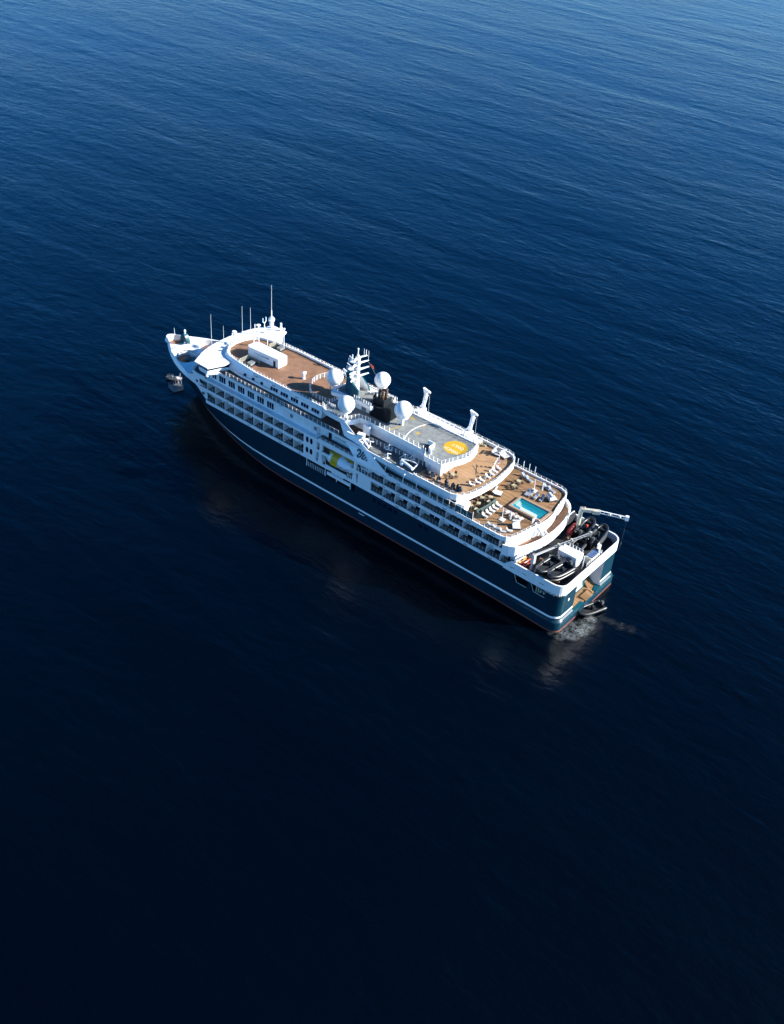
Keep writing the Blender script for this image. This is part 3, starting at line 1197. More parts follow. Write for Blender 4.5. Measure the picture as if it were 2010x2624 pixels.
# teal jackstaff frame
mb = MB()
leg = smooth_path([(121.1, 12.0), (121.0, 13.4), (120.5, 15.0), (119.6, 15.8), (118.8, 15.0), (118.3, 13.6), (118.0, 12.9)], 3)
inn = smooth_path([(118.7, 13.0), (119.0, 14.0), (119.4, 14.6), (119.8, 14.0), (120.0, 12.9), (120.1, 12.0)], 3)
poly = leg + inn
mb.xz(poly, -.55, .55)
fr_ = mb.build('jackstaff_frame', 'teal', ship, smooth=True)
mb = MB()
mb.lathe([(.22, 0), (.16, .5), (.3, .55), (.3, .8), (.1, 1.1)], (119.6, 0, 15.75), 10)
mb.build('bow_light', 'white', fr_)
mb = MB()
mb.tube((124.9, -1.2, 13.0), (125.0, -1.25, 14.8), .07, .03, n=5)
mb.build('flagstaff', 'white', ship)

# forward veranda on deck six (port and starboard)
mb = MB()
for s in (1, -1):
    vp = smooth_path([(100.3, s * B), (103.2, s * B), (105.2, s * 10.3), (106.3, s * 8.0), (106.7, s * 4), (106.8, 0)], 3)
    mb.wall(vp, 14.96, 16.1, .2)
mb.build('veranda_bulwark', 'white', ship, smooth=True)
mb = MB()
mb.prism(mirror([(100.4, 0), (100.4, 10.9), (103.2, 10.9), (105.1, 10.1), (106.1, 8), (106.5, 0)]), F6 + .001, F6 + .02)
mb.build('veranda_floor', 'balc', ship)
mb = MB()
for i in range(3):
    mb.box(100.8 + i * 1.15, 101.8 + i * 1.15, 7.6, 7.66, 15.9, 17.5)
mb.box(100.42, 100.46, 8.0, 9.5, 15.7, 17.5)
mb.build('window', 'glass', ship)
# bridge
BR = [(105.0, 0), (104.85, 3), (104.4, 6.2), (103.6, 8.8), (101.7, 12.75), (97.3, 12.8), (95.8, 9.0), (95.8, 7.0), (97.6, 5.8), (99.4, 3.5), (100.2, 0)]
BR = smooth_path(BR[:4], 2) + BR[4:]
full = BR[:-1] + [(100.2, 0)] + [(x, -y) for x, y in reversed(BR[1:-1])]
mb = MB()
mb.prism(full, 19.95, 20.25)
br = mb.build('bridge_roof', 'stained', ship)
BW = [(104.2, 0), (104.0, 3), (103.6, 6.0), (102.6, 8.6), (101.1, 12.1), (98.0, 12.2), (96.9, 9.0), (96.0, 7.5)]
mb = MB()
mb.prism([(x, y) for x, y in BW] + [(x, -y) for x, y in reversed(BW[1:])], F7 + .03, 19.0)
mb.build('bridge_wall', 'white', ship)
mb = MB()
wb = [(x - .06, y - (.06 if y else 0)) for x, y in BW]
mb.prism(wb + [(x, -y) for x, y in reversed(wb[1:])], 19.0, 19.95)
mb.build('bridge_window', 'glass', ship)
mb = MB()
for s in (1, -1):
    mb.tube((98.4, s * 12.1, 17.4), (98.4, s * 12.1, 18.3), .35, n=8)
    mb.prism([(96.2, s * 9.8), (98.0, s * 12.1), (101.0, s * 12.0), (102.2, s * 9.6)], 17.9, 18.27)
mb.build('wing_bracket', 'white', ship)
# small antennas and masts on the bridge roof
ant = MB()
for (x, y, z0, z1, r) in ((100.6, 8.3, 20.25, 31.0, .045), (101.7, 3.6, 20.25, 26.0, .04), (101.6, -2.3, 20.25, 29.0, .045), (101.2, -4.6, 20.25, 28.0, .045), (101.2, -11.6, 22.4, 31.5, .05)):
    ant.tube((x, y, z0), (x, y, z0 + (z1 - z0) * .3), r * 1.5, r, n=5)
    ant.tube((x, y, z0 + (z1 - z0) * .3), (x, y, z1), r, r * .6, n=5)
ant.build('whip_antenna', 'white', ship)
ant = MB()
ant.lathe([(.45, 0), (.3, .6), (.5, .8), (.55, 1.2), (.3, 1.6), (.75, 1.9), (.8, 2.4), (.4, 2.9), (.12, 3.1), (.12, 4.6)], (101.2, -11.6, 20.25), 12)
ant.lathe([(.25, 0), (.2, 2.4), (.3, 2.5), (.55, 3.0), (.5, 3.2)], (101.6, .3, 20.25), 10)
ant.obox((101.6, .3, 23.0), (.2, 1.5, .3))
ant.lathe([(.12, 0), (.1, 2.2), (.5, 2.3), (.5, 2.5)], (101.0, -7.0, 20.25), 10)
ant.lathe([(.35, 0), (.08, 1.8)], (100.6, -8.6, 20.25), 8)
ant.tube((100.6, -8.6, 22), (100.6, -8.6, 23), .08)
ant.ptube([(100.6, -9.1, 24.2), (100.6, -9.1, 23.2), (100.6, -8.6, 22.8), (100.6, -8.1, 23.2), (100.6, -8.1, 24.2)], .1, 5)
ant.lathe([(.35, 0), (.3, .8), (.2, 1.2), (.25, 2.0)], (98.6, -12.2, 20.25), 8)
ant.lathe([(.5, 0), (.4, .4), (.1, .55)], (102.4, 1.6, 20.25), 10)
ant.build('bridge_aerial', 'white', ship)
ant = MB()
for (x, y, hh, cap) in ((97.2, 6.0, 2.4, 0), (99.6, 3.8, 1.8, 0), (95.0, -1.2, 3.0, .35), (94.6, -3.6, 3.4, 0), (91.6, -6.0, 4.0, .3), (94.8, .6, 2.6, .3), (101.4, -6.2, 1.6, 0)):
    ant.tube((x, y, F8), (x, y, F8 + 1 + hh), .09, n=6)
    if cap:
        ant.lathe([(.1, 0), (cap, .1), (cap, .3), (.1, .4)], (x, y, F8 + 1 + hh), 8)
ant.build('lamp_post', 'white', ship)

# upper sun deck: wheelhouse casing, stairwells, vent post, round railing
mb = MB()
mb.prism([(85.8, -1.15), (85.8, 1.75), (94.8, 2.3), (95.6, 1.7), (95.4, -.6), (94.4, -1.1)], F8 + .02, 22.85)
ch = mb.build('deck_house', 'white', ship, bevel=.12)
mb = MB()
mb.box(86.6, 87.3, 1.76, 1.86, F8 + .1, 22.1)
mb.build('door', 'dark', ch)
mb = MB()
mb.box(88.6, 94, 1.95, 2.2, 21.9, 21.98)
mb.build('trim_line', 'grey', ch)
for s, xx in ((1, 92.6), (-1, 92.9)):
    yc = 4.6 if s > 0 else -5.3
    wd = 1.5
    mb = MB()
    mb.box(xx - 2.0, xx + 1.2, yc - wd, yc + wd * .9, F8 + .021, F8 + .04)
    sw = mb.build('stairwell', 'dark', ship)
    mb = MB()
    mb.rail([(xx + 1.2, yc - wd, F8), (xx + 1.2, yc + wd, F8)], 1.1, .35, 4, .05)
    mb.rail([(xx - 2.0, yc - wd, F8), (xx + 1.2, yc - wd, F8)], 1.1, .6, 3, .04)
    mb.build('railing', 'cream', sw)
    mb = MB()
    mb.obox((xx - 1.0, yc, F8 + .3), (1.2, 1.6, .5))
    mb.build('stair_flight', 'grey', sw)
mb = MB()
mb.lathe([(.38, 0), (.32, .3), (.28, 1.1), (.5, 1.35), (.45, 1.6), (.2, 1.75)], (78.8, .75, F8 + .02), 14)
mb.obox((78.6, .5, F8 + 1.6), (.5, .5, .35), .4)
mb.build('vent_post', 'white', ship)
mb = MB()
ring = [(67.6, 4.4), (70.0, 4.9), (72.2, 4.7), (74.2, 3.6), (75.6, 1.9), (76.3, 0), (76.3, -2), (75.6, -4.2), (74.4, -6.4)]
ring = smooth_path(ring, 2)
mb.rail([(x, y, F8 + .02) for x, y in ring], 1.15, .8, 5, .055, .03)
mb.build('round_railing', 'white', ship)
mb = MB()
mb.rail([(67.3, 6.9, 21.0), (65.2, 7.8, 21.1), (62.2, 7.8, 21.1), (59.6, 7.5, 21.1), (58.4, 5.2, 21.1), (56, 4.8, 21.1)], 1.15, .8, 4, .05)
mb.rail([(67.4, 3.0, F8), (67.4, 5.4, F8), (64.6, 6.0, F8A)], 1.15, .8, 4, .05)
mb.build('railing', 'white', ship)

# helideck level ------------------------------------------------------
hd = smooth_path([(33.0, -.4), (33.25, -2.2), (34.0, -4.6), (35.2, -4.95)], 3) + [(57.5, -4.7), (58.5, -7.3), (66, -7.2), (67.2, -7.1), (67.2, 6.9), (65.4, 7.75), (62.2, 7.9), (59.6, 7.6), (58.7, 6.2), (58.2, 4.9), (56.8, 4.6), (41.0, 4.75), (40.4, 5.0), (39.5, 6.2), (35.1, 6.4), (34.1, 3.9), (33.3, 1.6)]
mb = MB()
mb.prism(hd, 20.15, F8A)
mb.build('helideck_slab', 'white', ship)
hdi = smooth_path([(33.2, -.4), (33.45, -2.1), (34.2, -4.4), (35.3, -4.75)], 3) + [(57.5, -4.5), (58.7, -7.1), (67.0, -6.9), (67.0, 6.7), (65.2, 7.55), (62.2, 7.7), (59.7, 7.4), (58.9, 6.1), (58.35, 4.7), (56.8, 4.4), (41.1, 4.55), (40.5, 4.8), (39.4, 6.0), (35.2, 6.2), (34.3, 3.8), (33.5, 1.6)]
mb = MB()
mb.prism(hdi, F8A + .001, F8A + .02)
mb.build('helideck_floor', 'grey', ship)
mb = MB()
mb.wall(hd[:12] + [(57.5, -4.7)], 19.7, 21.25, .2)
mb.wall([(57.5, 4.65), (41.0, 4.8)], 20.0, 21.2, .16)
mb.wall([(40.6, 5.0), (39.5, 6.3), (35.1, 6.45), (34.1, 3.9), (33.2, 1.6), (32.95, -.4)], 19.9, 21.2, .18)
mb.wall(smooth_path([(66.8, 7.2), (65.4, 7.8), (62.2, 7.95), (59.6, 7.65), (58.6, 6.2), (58.1, 4.9), (56.5, 4.7)], 3), 20.1, 21.2, .18)
mb.build('helideck_edge', 'white', ship, smooth=True)
mb = MB()
mb.rail([(57, 4.65, 21.2), (41.2, 4.75, 21.2)], 1.0, 1.3, 2, .055)
mb.rail([(40.4, 5.1, 21.2), (39.5, 6.2, 21.2), (35.2, 6.35, 21.2), (34.2, 3.9, 21.2), (33.4, 1.6, 21.2), (33.1, -.4, 21.2), (33.35, -2.2, 21.2), (34.1, -4.6, 21.2), (35.4, -4.85, 21.2)], .9, 1.0, 4, .05)
mb.rail([(35.4, -4.85, 21.2), (57.4, -4.65, 21.2)], 1.0, 1.2, 4, .05)
mb.rail([(36, -7.0, 20.3), (52, -7.0, 20.3)], 1.0, 1.2, 4, .05)
mb.build('railing', 'white', ship)
mb = MB()
mb.prism([(41.0, -4.4), (41.0, 4.62), (67, 4.5), (67, -4.4)], F7 + .03, 20.15)
mb.prism([(35.2, 1.9), (35.2, 6.3), (38.8, 6.45), (41.4, 3.6), (41.2, 1)], F7 + .03, 20.15)
mb.build('deck_seven_aft_house', 'stained', ship)
mb = MB()
mb.box(55.6, 56.9, 4.6, 4.68, F7 + .1, 20.0)
mb.build('side_door', 'grey', ship)
mb = MB()
mb.box(36, 54, -9.4, -5.2, 19.3, 19.5)
mb.box(36, 54, -9.4, -9.2, 18.3, 19.8)
mb.build('tender_platform', 'stained', ship)
# little stair head cut in the helideck port edge
mb = MB()
mb.box(40.3, 41.8, 2.4, 4.4, F8A + .021, F8A + .035)
mb.build('stair_opening', 'dark', ship)
mb = MB()
mb.wall([(39.0, 4.9), (40.1, 4.2), (40.2, 2.3), (41.9, 2.3)], F8A, 22.1, .16)
mb.build('stair_screen', 'white', ship)
# helideck paint
mb = MB()
mb.prism([(36.95 + 2.55 * cos(2 * pi * i / 48), -.8 + 2.55 * sin(2 * pi * i / 48)) for i in range(48)], F8A + .02, F8A + .028)
mb.build('yellow_circle', 'yellow', ship)
mb = MB()
for (a, b, c, d2) in ((46.7, 46.95, -3.2, -2.2), (45.6, 46.2, .2, .9)):
    mb.box(a, b, c, d2, F8A + .02, F8A + .026)
mb.prism([(50.95, 3.9), (51.15, 3.9), (50.1, .2), (49.95, .2)], F8A + .021, F8A + .027)
mb.prism([(51.5, -.9), (51.65, -.9), (50.9, -3.7), (50.75, -3.7)], F8A + .021, F8A + .027)
mb.prism([(49.8, -3.4), (50.8, -3.6), (50.8, -3.2), (49.9, -3.0)], F8A + .021, F8A + .0265)
mb.build('yellow_line', 'yellow', ship)
mb = MB()
al = [(46.9 + 1.2 * (1 - (y / 4.6) ** 2) - .5, y) for y in [4.3 - i * .6 for i in range(15)]]
mb.wall(al, F8A + .021, F8A + .028, .2)
mb.build('white_arc', 'white', ship)


def text_obj(body, size, loc, rot, parent, m='letter', name='lettering', ext=.004, wd=3.3):
    cu = bpy.data.curves.new(name, 'FONT')
    cu.body = body
    cu.size = size
    cu.extrude = ext
    cu.offset = 0.012
    cu.align_x = 'CENTER'
    cu.align_y = 'CENTER'
    o = bpy.data.objects.new(name, cu)
    COL.objects.link(o)
    dg = bpy.context.evaluated_depsgraph_get()
    me = bpy.data.meshes.new_from_object(o.evaluated_get(dg))
    COL.objects.unlink(o)
    bpy.data.objects.remove(o)
    ob = bpy.data.objects.new(name, me)
    me.materials.clear()
    me.materials.append(M[m])
    COL.objects.link(ob)
    ob.scale = (wd / max(.01, ob.dimensions.x), 1, 1)
    ob.location = loc
    ob.rotation_euler = rot
    ob.parent = parent
    return ob


text_obj('WINCH', 1.3, (37.0, .55, F8A + .036), (0, 0, 0), ship, wd=3.4)
text_obj('ONLY', 1.3, (36.75, -1.4, F8A + .036), (0, 0, 0), ship, wd=2.85)

# radomes --------------------------------------------------------------
for (x, y, z, r, base) in ((70.6, -.5, 23.9, 1.85, F8), (60.95, 6.55, 24.15, 1.85, 21.0), (50.4, .35, 24.75, 1.95, 21.0), (62.3, -7.0, 24.0, 1.8, 20.6)):
    mb = MB()
    mb.sphere((x, y, z), r, 40)
    rd = mb.build('radome', 'white', ship, smooth=True)
    mb = MB()
    mb.lathe([(r * .62, 0), (r * .66, .14), (r * .5, .2)], (x, y, z - r + .12), 20)
    mb.tube((x, y, base), (x, y, z - r + .3), .36, .3, n=10)
    mb.tube((x + .9, y + .5, base), (x + .7, y + .4, z - r * .75), .16, n=6)
    mb.build('pedestal', 'white', rd, smooth=True)

# mast house -------------------------------------------------------------
mb = MB()
roof = smooth_path([(57.0, 3.1), (59.5, 2.9), (62.5, 3.0), (65.2, 3.6), (67.2, 4.2), (67.8, 3.4), (67.8, 1.5)], 3) + [(67.4, -3.2), (58.0, -3.2), (56.9, -1.0)]
mb.prism(roof, 22.7, 23.55)
mb.build('mast_house_roof', 'white', ship, smooth=True)
mb = MB()
mb.prism([(57.8, 1.9), (67.2, 2.6), (67.4, -2.8), (58.0, -2.8)], F8A + .02, 22.7)
mb.build('mast_house', 'stained', ship)
mb = MB()
mb.box(59.2, 60.3, 2.1, 2.2, 21.1, 22.6)
mb.build('side_door', 'grey', ship)
mb = MB()
mb.prism([(57.4, 2.5), (67.3, 2.9), (67.2, -2.9), (57.8, -2.9)], 23.551, 23.57)
mb.build('mast_house_floor', 'grey', ship)
mb = MB()
mb.rail([(57.2, 2.9, 23.55), (62, 2.8, 23.55)], .9, .7, 3, .045)
mb.rail([(66, 3.7, 23.55), (67.6, 3.2, 23.55), (67.5, .5, 23.55)], .9, .7, 3, .045)
for i in range(12):
    mb.box(59.0 + i * .35, 59.12 + i * .35, -2.8, -1.4, 23.58, 23.7)
mb.build('railing', 'white', ship)
# teal fairing: horseshoe open to the stern
mb = MB()
outer = [(61.6, 2.2), (63.5, 2.35), (65.3, 1.9), (66.2, .9), (66.4, 0), (66.2, -.9), (65.3, -1.9), (63.5, -2.35), (61.6, -2.2)]
innr = [(61.7, 1.75), (63.4, 1.85), (64.7, 1.45), (65.3, .7), (65.5, 0), (65.3, -.7), (64.7, -1.45), (63.4, -1.85), (61.7, -1.75)]
zt = [25.0, 26.3, 27.0, 27.2, 27.2, 27.2, 27.0, 26.3, 25.0]
n = len(outer)
vs = [(x, y, 23.56) for x, y in outer] + [(x + .25, y * .8, z) for (x, y), z in zip(outer, zt)] + [(x, y, 23.56) for x, y in innr] + [(x + .25, y * .8, z) for (x, y), z in zip(innr, zt)]
fs = []
for i in range(n - 1):
    fs += [(i, i + 1, n + i + 1, n + i), (n + i, n + i + 1, 3 * n + i + 1, 3 * n + i)]
fs += [(0, n, 3 * n, 2 * n), (n - 1, 2 * n - 1, 4 * n - 1, 3 * n - 1)]
mb.add(vs, fs)
fair = mb.build('mast_fairing', 'teal', ship)
mb = MB()
fs = [(2 * n + i, 2 * n + i + 1, 3 * n + i + 1, 3 * n + i) for i in range(n - 1)]
mb.add([tuple(Vector(v) - Vector((.01, 0, 0))) for v in vs], fs)
mb.build('fairing_lining', 'white', fair)
# mast
mast = MB()
for dx in (-.45, .45):
    for dy in (-.4, .4):
        mast.tube((63.9 + dx, dy, 23.5), (63.9 + dx * .6, dy * .6, 32.0), .1, n=6)
for i in range(12):
    z = 23.9 + i * .68
    mast.obox((63.9, 0, z), (.95, .85, .12))
mast.obox((63.55, 0, 27.4), (.3, .5, 8.0))
for z, l, cw in ((27.0, 2.9, .3), (28.6, 2.9, .3), (30.2, 2.7, .26), (31.6, 2.1, .22)):
    for s in (1, -1):
        a = Vector((64.1, s * .3, z - .15))
        b = Vector((63.1, s * l, z + .1))
        mast.loft([[a + Vector(q) for q in ((-cw, 0, -.12), (cw, 0, -.12), (cw, 0, .12), (-cw, 0, .12))],
                   [b + Vector(q) for q in ((-.15, 0, -.07), (.15, 0, -.07), (.15, 0, .07), (-.15, 0, .07))]])
for z, l in ((26.0, 2.6), (28.0, 2.2), (30.0, 1.8)):        # forward radar platforms
    mast.obox((64.4 + l / 2, 0, z), (l, .9, .1))
    mast.rail([(64.8, -.45, z), (64.3 + l, -.45, z), (64.3 + l, .45, z), (64.8, .45, z)], .7, .6, 2, .025)
    mast.lathe([(.3, 0), (.28, .5), (.2, .6)], (64.4 + l - .5, 0, z), 8)
mast.lathe([(.3, 0), (.3, .25), (.14, .4), (.12, 1.5), (.2, 1.6), (.2, 1.85), (.05, 1.9)], (63.9, 0, 32.0), 8)
mast.tube((63.3, -2.0, 31.6), (63.3, -2.0, 33.0), .07)
mast.tube((64.2, 1.4, 31.6), (64.2, 1.4, 32.8), .1)
mast.tube((63.2, -1.2, 31.6), (63.2, -1.2, 33.6), .04)
mast.tube((63.1, -2.6, 30.2), (63.1, -2.6, 32.6), .04)
ms = mast.build('mast', 'stained', ship)
mb = MB()
for (x, z, L, t) in ((66.6, 26.85, 3.4, .30), (65.9, 28.85, 2.5, .18), (65.5, 30.85, 2.1, .16)):
    mb.obox((x, 0, z), (L, t, t), radians(-18))
    mb.lathe([(.2, -.25), (.2, 0)], (x, 0, z), 8)
mb.build('radar_scanner', 'white', ms)
mb = MB()
for (a, b) in (((63.1, -2.6, 30.0), (58.0, -5.0, 21.2)), ((63.1, 2.6, 30.0), (61.0, 4.4, 21.2))):
    mb.tube(a, b, .02, n=4)
mb.build('halyard', 'black', ms)
mb = MB()
mb.add([(62.6, -2.7, 29.7), (61.9, -3.1, 29.1), (61.7, -3.0, 28.4), (62.4, -2.8, 28.9)], [(0, 1, 2, 3)])
fl = mb.build('signal_flag', 'orange', ms)

# funnel ------------------------------------------------------------------
fn = MB()
fn.prism([(53.3, -2.2), (53.3, 2.1), (57.6, 2.1), (58.8, 1.2), (58.8, -1.8), (57.6, -2.2)], F8A, 23.6, poly_top=[(54.2, -1.9), (54.2, 1.8), (57.4, 1.8), (58.4, 1.0), (58.4, -1.4), (57.4, -1.9)])
fun = fn.build('funnel', 'fun', ship)
lv = MB()
for i in range(10):
    z = 21.1 + i * .27
    k = (z - 21) / 2.7
    lv.wall([(53.3 + .9 * k - .12, -2.3 + .35 * k), (53.3 + .9 * k - .12, 2.3 - .3 * k), (57.6 - .2 * k, 2.3 - .3 * k), (58.95 - .4 * k, 1.3 - .2 * k), (58.95 - .4 * k, -1.8 + .4 * k)], z, z + .07, .42)
for i in range(6):
    z = 23.75 + i * .27
    lv.wall([(55.1, -1.45), (55.1, 1.1), (58.0, 1.15), (58.5, -.2)], z, z + .06, .3)
lv.build('louvre', 'fin', fun)
pp_ = MB()
for (x, y, r, zz) in ((56.2, -.7, .34, 27.0), (57.0, -.5, .34, 26.7), (57.7, -.3, .3, 26.4), (56.5, .1, .3, 26.6), (57.3, .4, .26, 26.2), (56.0, .6, .22, 25.6)):
    pp_.tube((x, y, 23.4), (x - .2, y, zz), r, n=10)
pp_.build('exhaust_pipe', 'pip', fun)
cs = MB()
cs.wall([(55.2, -1.4), (55.2, 1.0), (58.0, 1.05), (58.4, -.3)], 23.5, 25.2, .1)
cs.build('pipe_casing', 'fun', fun)
fr2 = MB()
for i in range(6):
    fr2.tube((52.0 + i * .9, -4.3, 22.6 + .0), (53.4 + i * .9, -2.3, 22.9), .06, n=5)
for y, z in ((-4.3, 22.6), (-3.3, 22.75), (-2.4, 22.9)):
    fr2.tube((52.0, y, z), (58.6, y, z), .07, n=5)
for x in (52, 54.5, 57):
    fr2.tube((x, -4.3, 21), (x, -4.3, 22.6), .07, n=5)
fr2.build('pipe_rack', 'steel', fun)
fr2 = MB()
for (x, y) in ((53.6, -3.6), (54.6, -3.2), (55.5, -3.7)):
    fr2.obox((x, y, 21.5), (.7, .6, .8), .3)
fr2.build('valve_box', 'yellow', fun)
fr2 = MB()
fr2.tube((61.2, -.2, 23.6), (57.9, -3.0, 24.6), .09, n=5)
fr2.tube((61.4, -.6, 23.6), (58.1, -3.4, 24.6), .09, n=5)
for i in range(7):
    fr2.obox((61.2 - i * .52, -.4 - i * .45, 23.7 + i * .15), (.1, .5, .06), .7)
fr2.build('ladder', 'steel', fun)

# swoosh -------------------------------------------------------------------
mb = MB()
A1 = [(61.2, 7.55, 20.35), (54.3, B + .11, 16.0)]
fwd = [Vector((64.6, 7.45, 20.95)), Vector((61.3, 7.9, 20.0)), Vector((59.2, 9.0, 18.4)), Vector((56.6, 10.2, 17.0)), Vector((54.3, B + .12, 16.0)), Vector((51.8, B + .14, 15.3))]
aft = [Vector((60.6, 7.85, 21.15)), Vector((58.0, 8.5, 20.35)), Vector((54.6, 9.3, 19.2)), Vector((51.3, 10.0, 18.35)), Vector((48.0, 10.7, 17.2)), Vector((44.7, B + .12, 16.0))]
off = Vector((0, -.22, -.2))
n = len(fwd)
vs = fwd + aft + [p + off for p in fwd] + [p + off for p in aft]
fs = []
for i in range(n - 1):
    fs += [(i, i + 1, n + i + 1, n + i), (2 * n + i, 3 * n + i, 3 * n + i + 1, 2 * n + i + 1), (i, 2 * n + i, 2 * n + i + 1, i + 1), (n + i, n + i + 1, 3 * n + i + 1, 3 * n + i)]
fs += [(0, n, 3 * n, 2 * n), (n - 1, 3 * n - 1 - n, 4 * n - 1, 2 * n - 1)]
mb.add(vs, fs[:-1])
sw = mb.build('sweeping_side_panel', 'white', ship, smooth=True)
# lower tail of the panel merging in the side band
mb = MB()
mb.add([(55.5, B + .115, 15.9), (44.7, B + .115, 15.95), (44.7, B + .115, 15.2), (47.0, B + .115, 15.0), (55.5, B + .115, 15.0)], [(0, 1, 2, 3, 4)])
mb.build('panel_tail', 'white', sw)
# emblem painted on the panel: raised strokes lying on its surface
mb = MB()
EMB = [[(53.93, 10.45, 17.29), (53.98, 10.31, 17.56), (53.85, 10.22, 17.76), (53.54, 10.22, 17.78), (53.24, 10.31, 17.6), (53.18, 10.43, 17.38), (53.32, 10.61, 17.03), (53.55, 10.77, 16.68), (53.62, 10.88, 16.47), (53.4, 10.93, 16.39), (53.07, 10.91, 16.44), (52.85, 10.85, 16.59), (52.72, 10.69, 16.89), (52.56, 10.45, 17.37), (52.44, 10.26, 17.76)],
       [(51.95, 10.47, 17.39), (52.13, 10.66, 17.0), (52.4, 10.9, 16.52), (52.11, 10.91, 16.51), (51.79, 10.94, 16.47), (51.6, 10.84, 16.67), (51.5, 10.72, 16.92), (51.4, 10.62, 17.13)],
       [(51.16, 10.97, 16.45), (50.89, 10.82, 16.77)]]
for stt in EMB:
    mb.ptube([(x, y + .04, z + .03) for x, y, z in stt], .15, 6)
mb.build('emblem', 'logo', sw)

# balconies ------------------------------------------------------------------
D4F = [99.9, 97.0] + [97.0 - 3.126 * i for i in range(1, 10)]
D5F = [102.3, 99.7] + D4F[1:]
D4A = [49.4, 46.1, 42.75, 39.4, 36.05, 30.95, 25.9, 22.5, 19.15, 15.75, 12.5]
D5A = [49.4, 46.05, 42.75, 39.4, 36.05, 29.6, 25.3, 20.5, 16.4]
BALC = []
for lst, zf, zc in ((D4F, F4, 12.2), (D5F, F5, 14.95), (D4A, F4, 12.2), (D5A, F5, 14.95)):
    for a, b in zip(lst[:-1], lst[1:]):
        BALC.append((a, b, zf, zc))
for (a, b, zf, zc) in BALC:
    for s in (1,):
        mb = MB()
        # divider on the aft edge, rounded outer top corner
        if b < 50:
            prof = [(YI, zf), (B - .05, zf), (B - .02, zf + 1.0), (B - .12, zf + 1.7), (B - .4, zc), (YI, zc)]
        else:
            prof = [(YI, zf), (B - .02, zf), (B - .02, zc), (YI, zc)]
        o = len(mb.v)
        k = len(prof)
        mb.add([(b - .05, y, z) for y, z in prof] + [(b + .05, y, z) for y, z in prof], [tuple(range(k)), tuple(range(k, 2 * k))[::-1]] + [(i, (i + 1) % k, k + (i + 1) % k, k + i) for i in range(k)])
        bal = mb.build('balcony', 'white', ship)
        mb = MB()
        L = a - b
        xd = b + .2
        mb.box(xd, xd + min(2.2, L * .68), YI, YI + .03, zf + .03, zf + 2.1)
        if L > 4:
            mb.box(xd + 2.4, xd + 3.6, YI, YI + .03, zf + .06, zf + 2.05)
        mb.build('glass_door', 'glass', bal)
        mb = MB()
        mb.rail([(b + .06, B - .06, zf + .02), (a - .06, B - .06, zf + .02)], 1.08, .8, 4, .03, .014)
        mb.build('railing', 'railg', bal)
# starboard side simple repeat of the dividers and rails
mb = MB()
for (a, b, zf, zc) in BALC:
    mb.box(b - .05, b + .05, -B + .03, -YI, zf, zc)
mb.build('starboard_divider', 'white', ship)
mb = MB()
for lst, zf in ((D4F, F4), (D5F, F5), (D4A, F4), (D5A, F5)):
    mb.rail([(lst[-1], -B + .06, zf), (lst[0], -B + .06, zf)], 1.08, 1.6, 4, .035, .018)
mb.build('railing', 'white', ship)

# lifeboat bay
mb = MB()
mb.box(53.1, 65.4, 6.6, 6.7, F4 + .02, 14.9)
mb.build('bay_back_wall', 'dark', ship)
mb = MB()
mb.box(65.1, 65.4, 6.6, B - .05, F4, 14.95)
mb.box(64.9, 65.1, 8.6, B - .1, F4 + 2.1, F4 + 2.4)
mb.build('bay_end_wall', 'white', ship)
for x in (63.9, 54.0):
    mb = MB()
    mb.loft([[(x - .3, B - .1, 14.9), (x + .3, B - .1, 14.9), (x + .3, B - .6, 14.9), (x - .3, B - .6, 14.9)],
             [(x - .35, B + .0, 12.5), (x + .35, B + .0, 12.5), (x + .35, B - .7, 12.5), (x - .35, B - .7, 12.5)],
             [(x - .6, B + .1, F4 + .1), (x + .6, B + .1, F4 + .1), (x + .6, B - 1.3, F4 + .1), (x - .6, B - 1.3, F4 + .1)]])
    mb.build('lifeboat_davit', 'white', ship)
mb = MB()
mb.obox((59.1, B + .12, 9.85), (6.0, .16, 1.05))
mb.obox((58.3, B + .12, 8.35), (6.7, .16, .8), 0, 0)
mb.obox((58.6, B + .16, 9.1), (3.4, .1, .3))
mb.build('folding_gangway', 'white', ship)
mb = MB()
mb.rail([(53.0, B - .1, F5), (49.5, B - .1, F5)], 1.0, .8, 2, .05)
mb.rail([(65.2, B - .1, F4), (62.4, B - .1, F4)], 1.0, .8, 2, .05)
mb.rail([(56, B - .1, F4), (53.2, B - .1, F4)], 1.0, .5, 2, .05)
mb.build('railing', 'white', ship)
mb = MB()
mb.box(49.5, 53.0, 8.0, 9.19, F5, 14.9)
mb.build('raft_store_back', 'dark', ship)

# deck seven fittings: knuckle crane, booms, small cradles --------------------
mb = MB()
mb.tube((55.0, 8.6, F7), (55.0, 8.6, 20.4), .35, n=10)
mb.obox((54.6, 8.8, 20.2), (1.5, 1.0, 1.0), .3)
mb.ptube([(54.8, 8.8, 20.3), (53.4, 9.3, 19.8), (51.4, 9.9, 19.2)], .28, 6)
mb.ptube([(57.4, 10.0, 20.4), (55.6, 9.6, 20.1), (54.2, 9.3, 19.8)], .2, 6)
mb.obox((55.6, 5.7, 19.7), (1.6, .5, 2.2), .1)
mb.obox((53.6, 8.0, 19.2), (.9, .5, .5), .5)
mb.lathe([(.35, 0), (.35, .3)], (53.8, 9.4, 18.9), 10)
mb.build('provision_crane', 'white', ship)
mb = MB()
mb.lathe([(.35, 0), (.35, .4), (.22, .6)], (43.2, 9.0, F7 + .2), 10)
mb.ptube([(43.3, 9.1, 19.5), (41.6, 9.35, 19.5), (39.8, 9.7, 19.4)], .3, 8)
mb.tube((43.3, 9.0, 18.4), (43.3, 9.1, 19.5), .3, n=8)
mb.ptube([(43.4, 9.0, 19.8), (41.4, 8.2, 19.9), (39.9, 7.9, 19.7)], .11, 6)
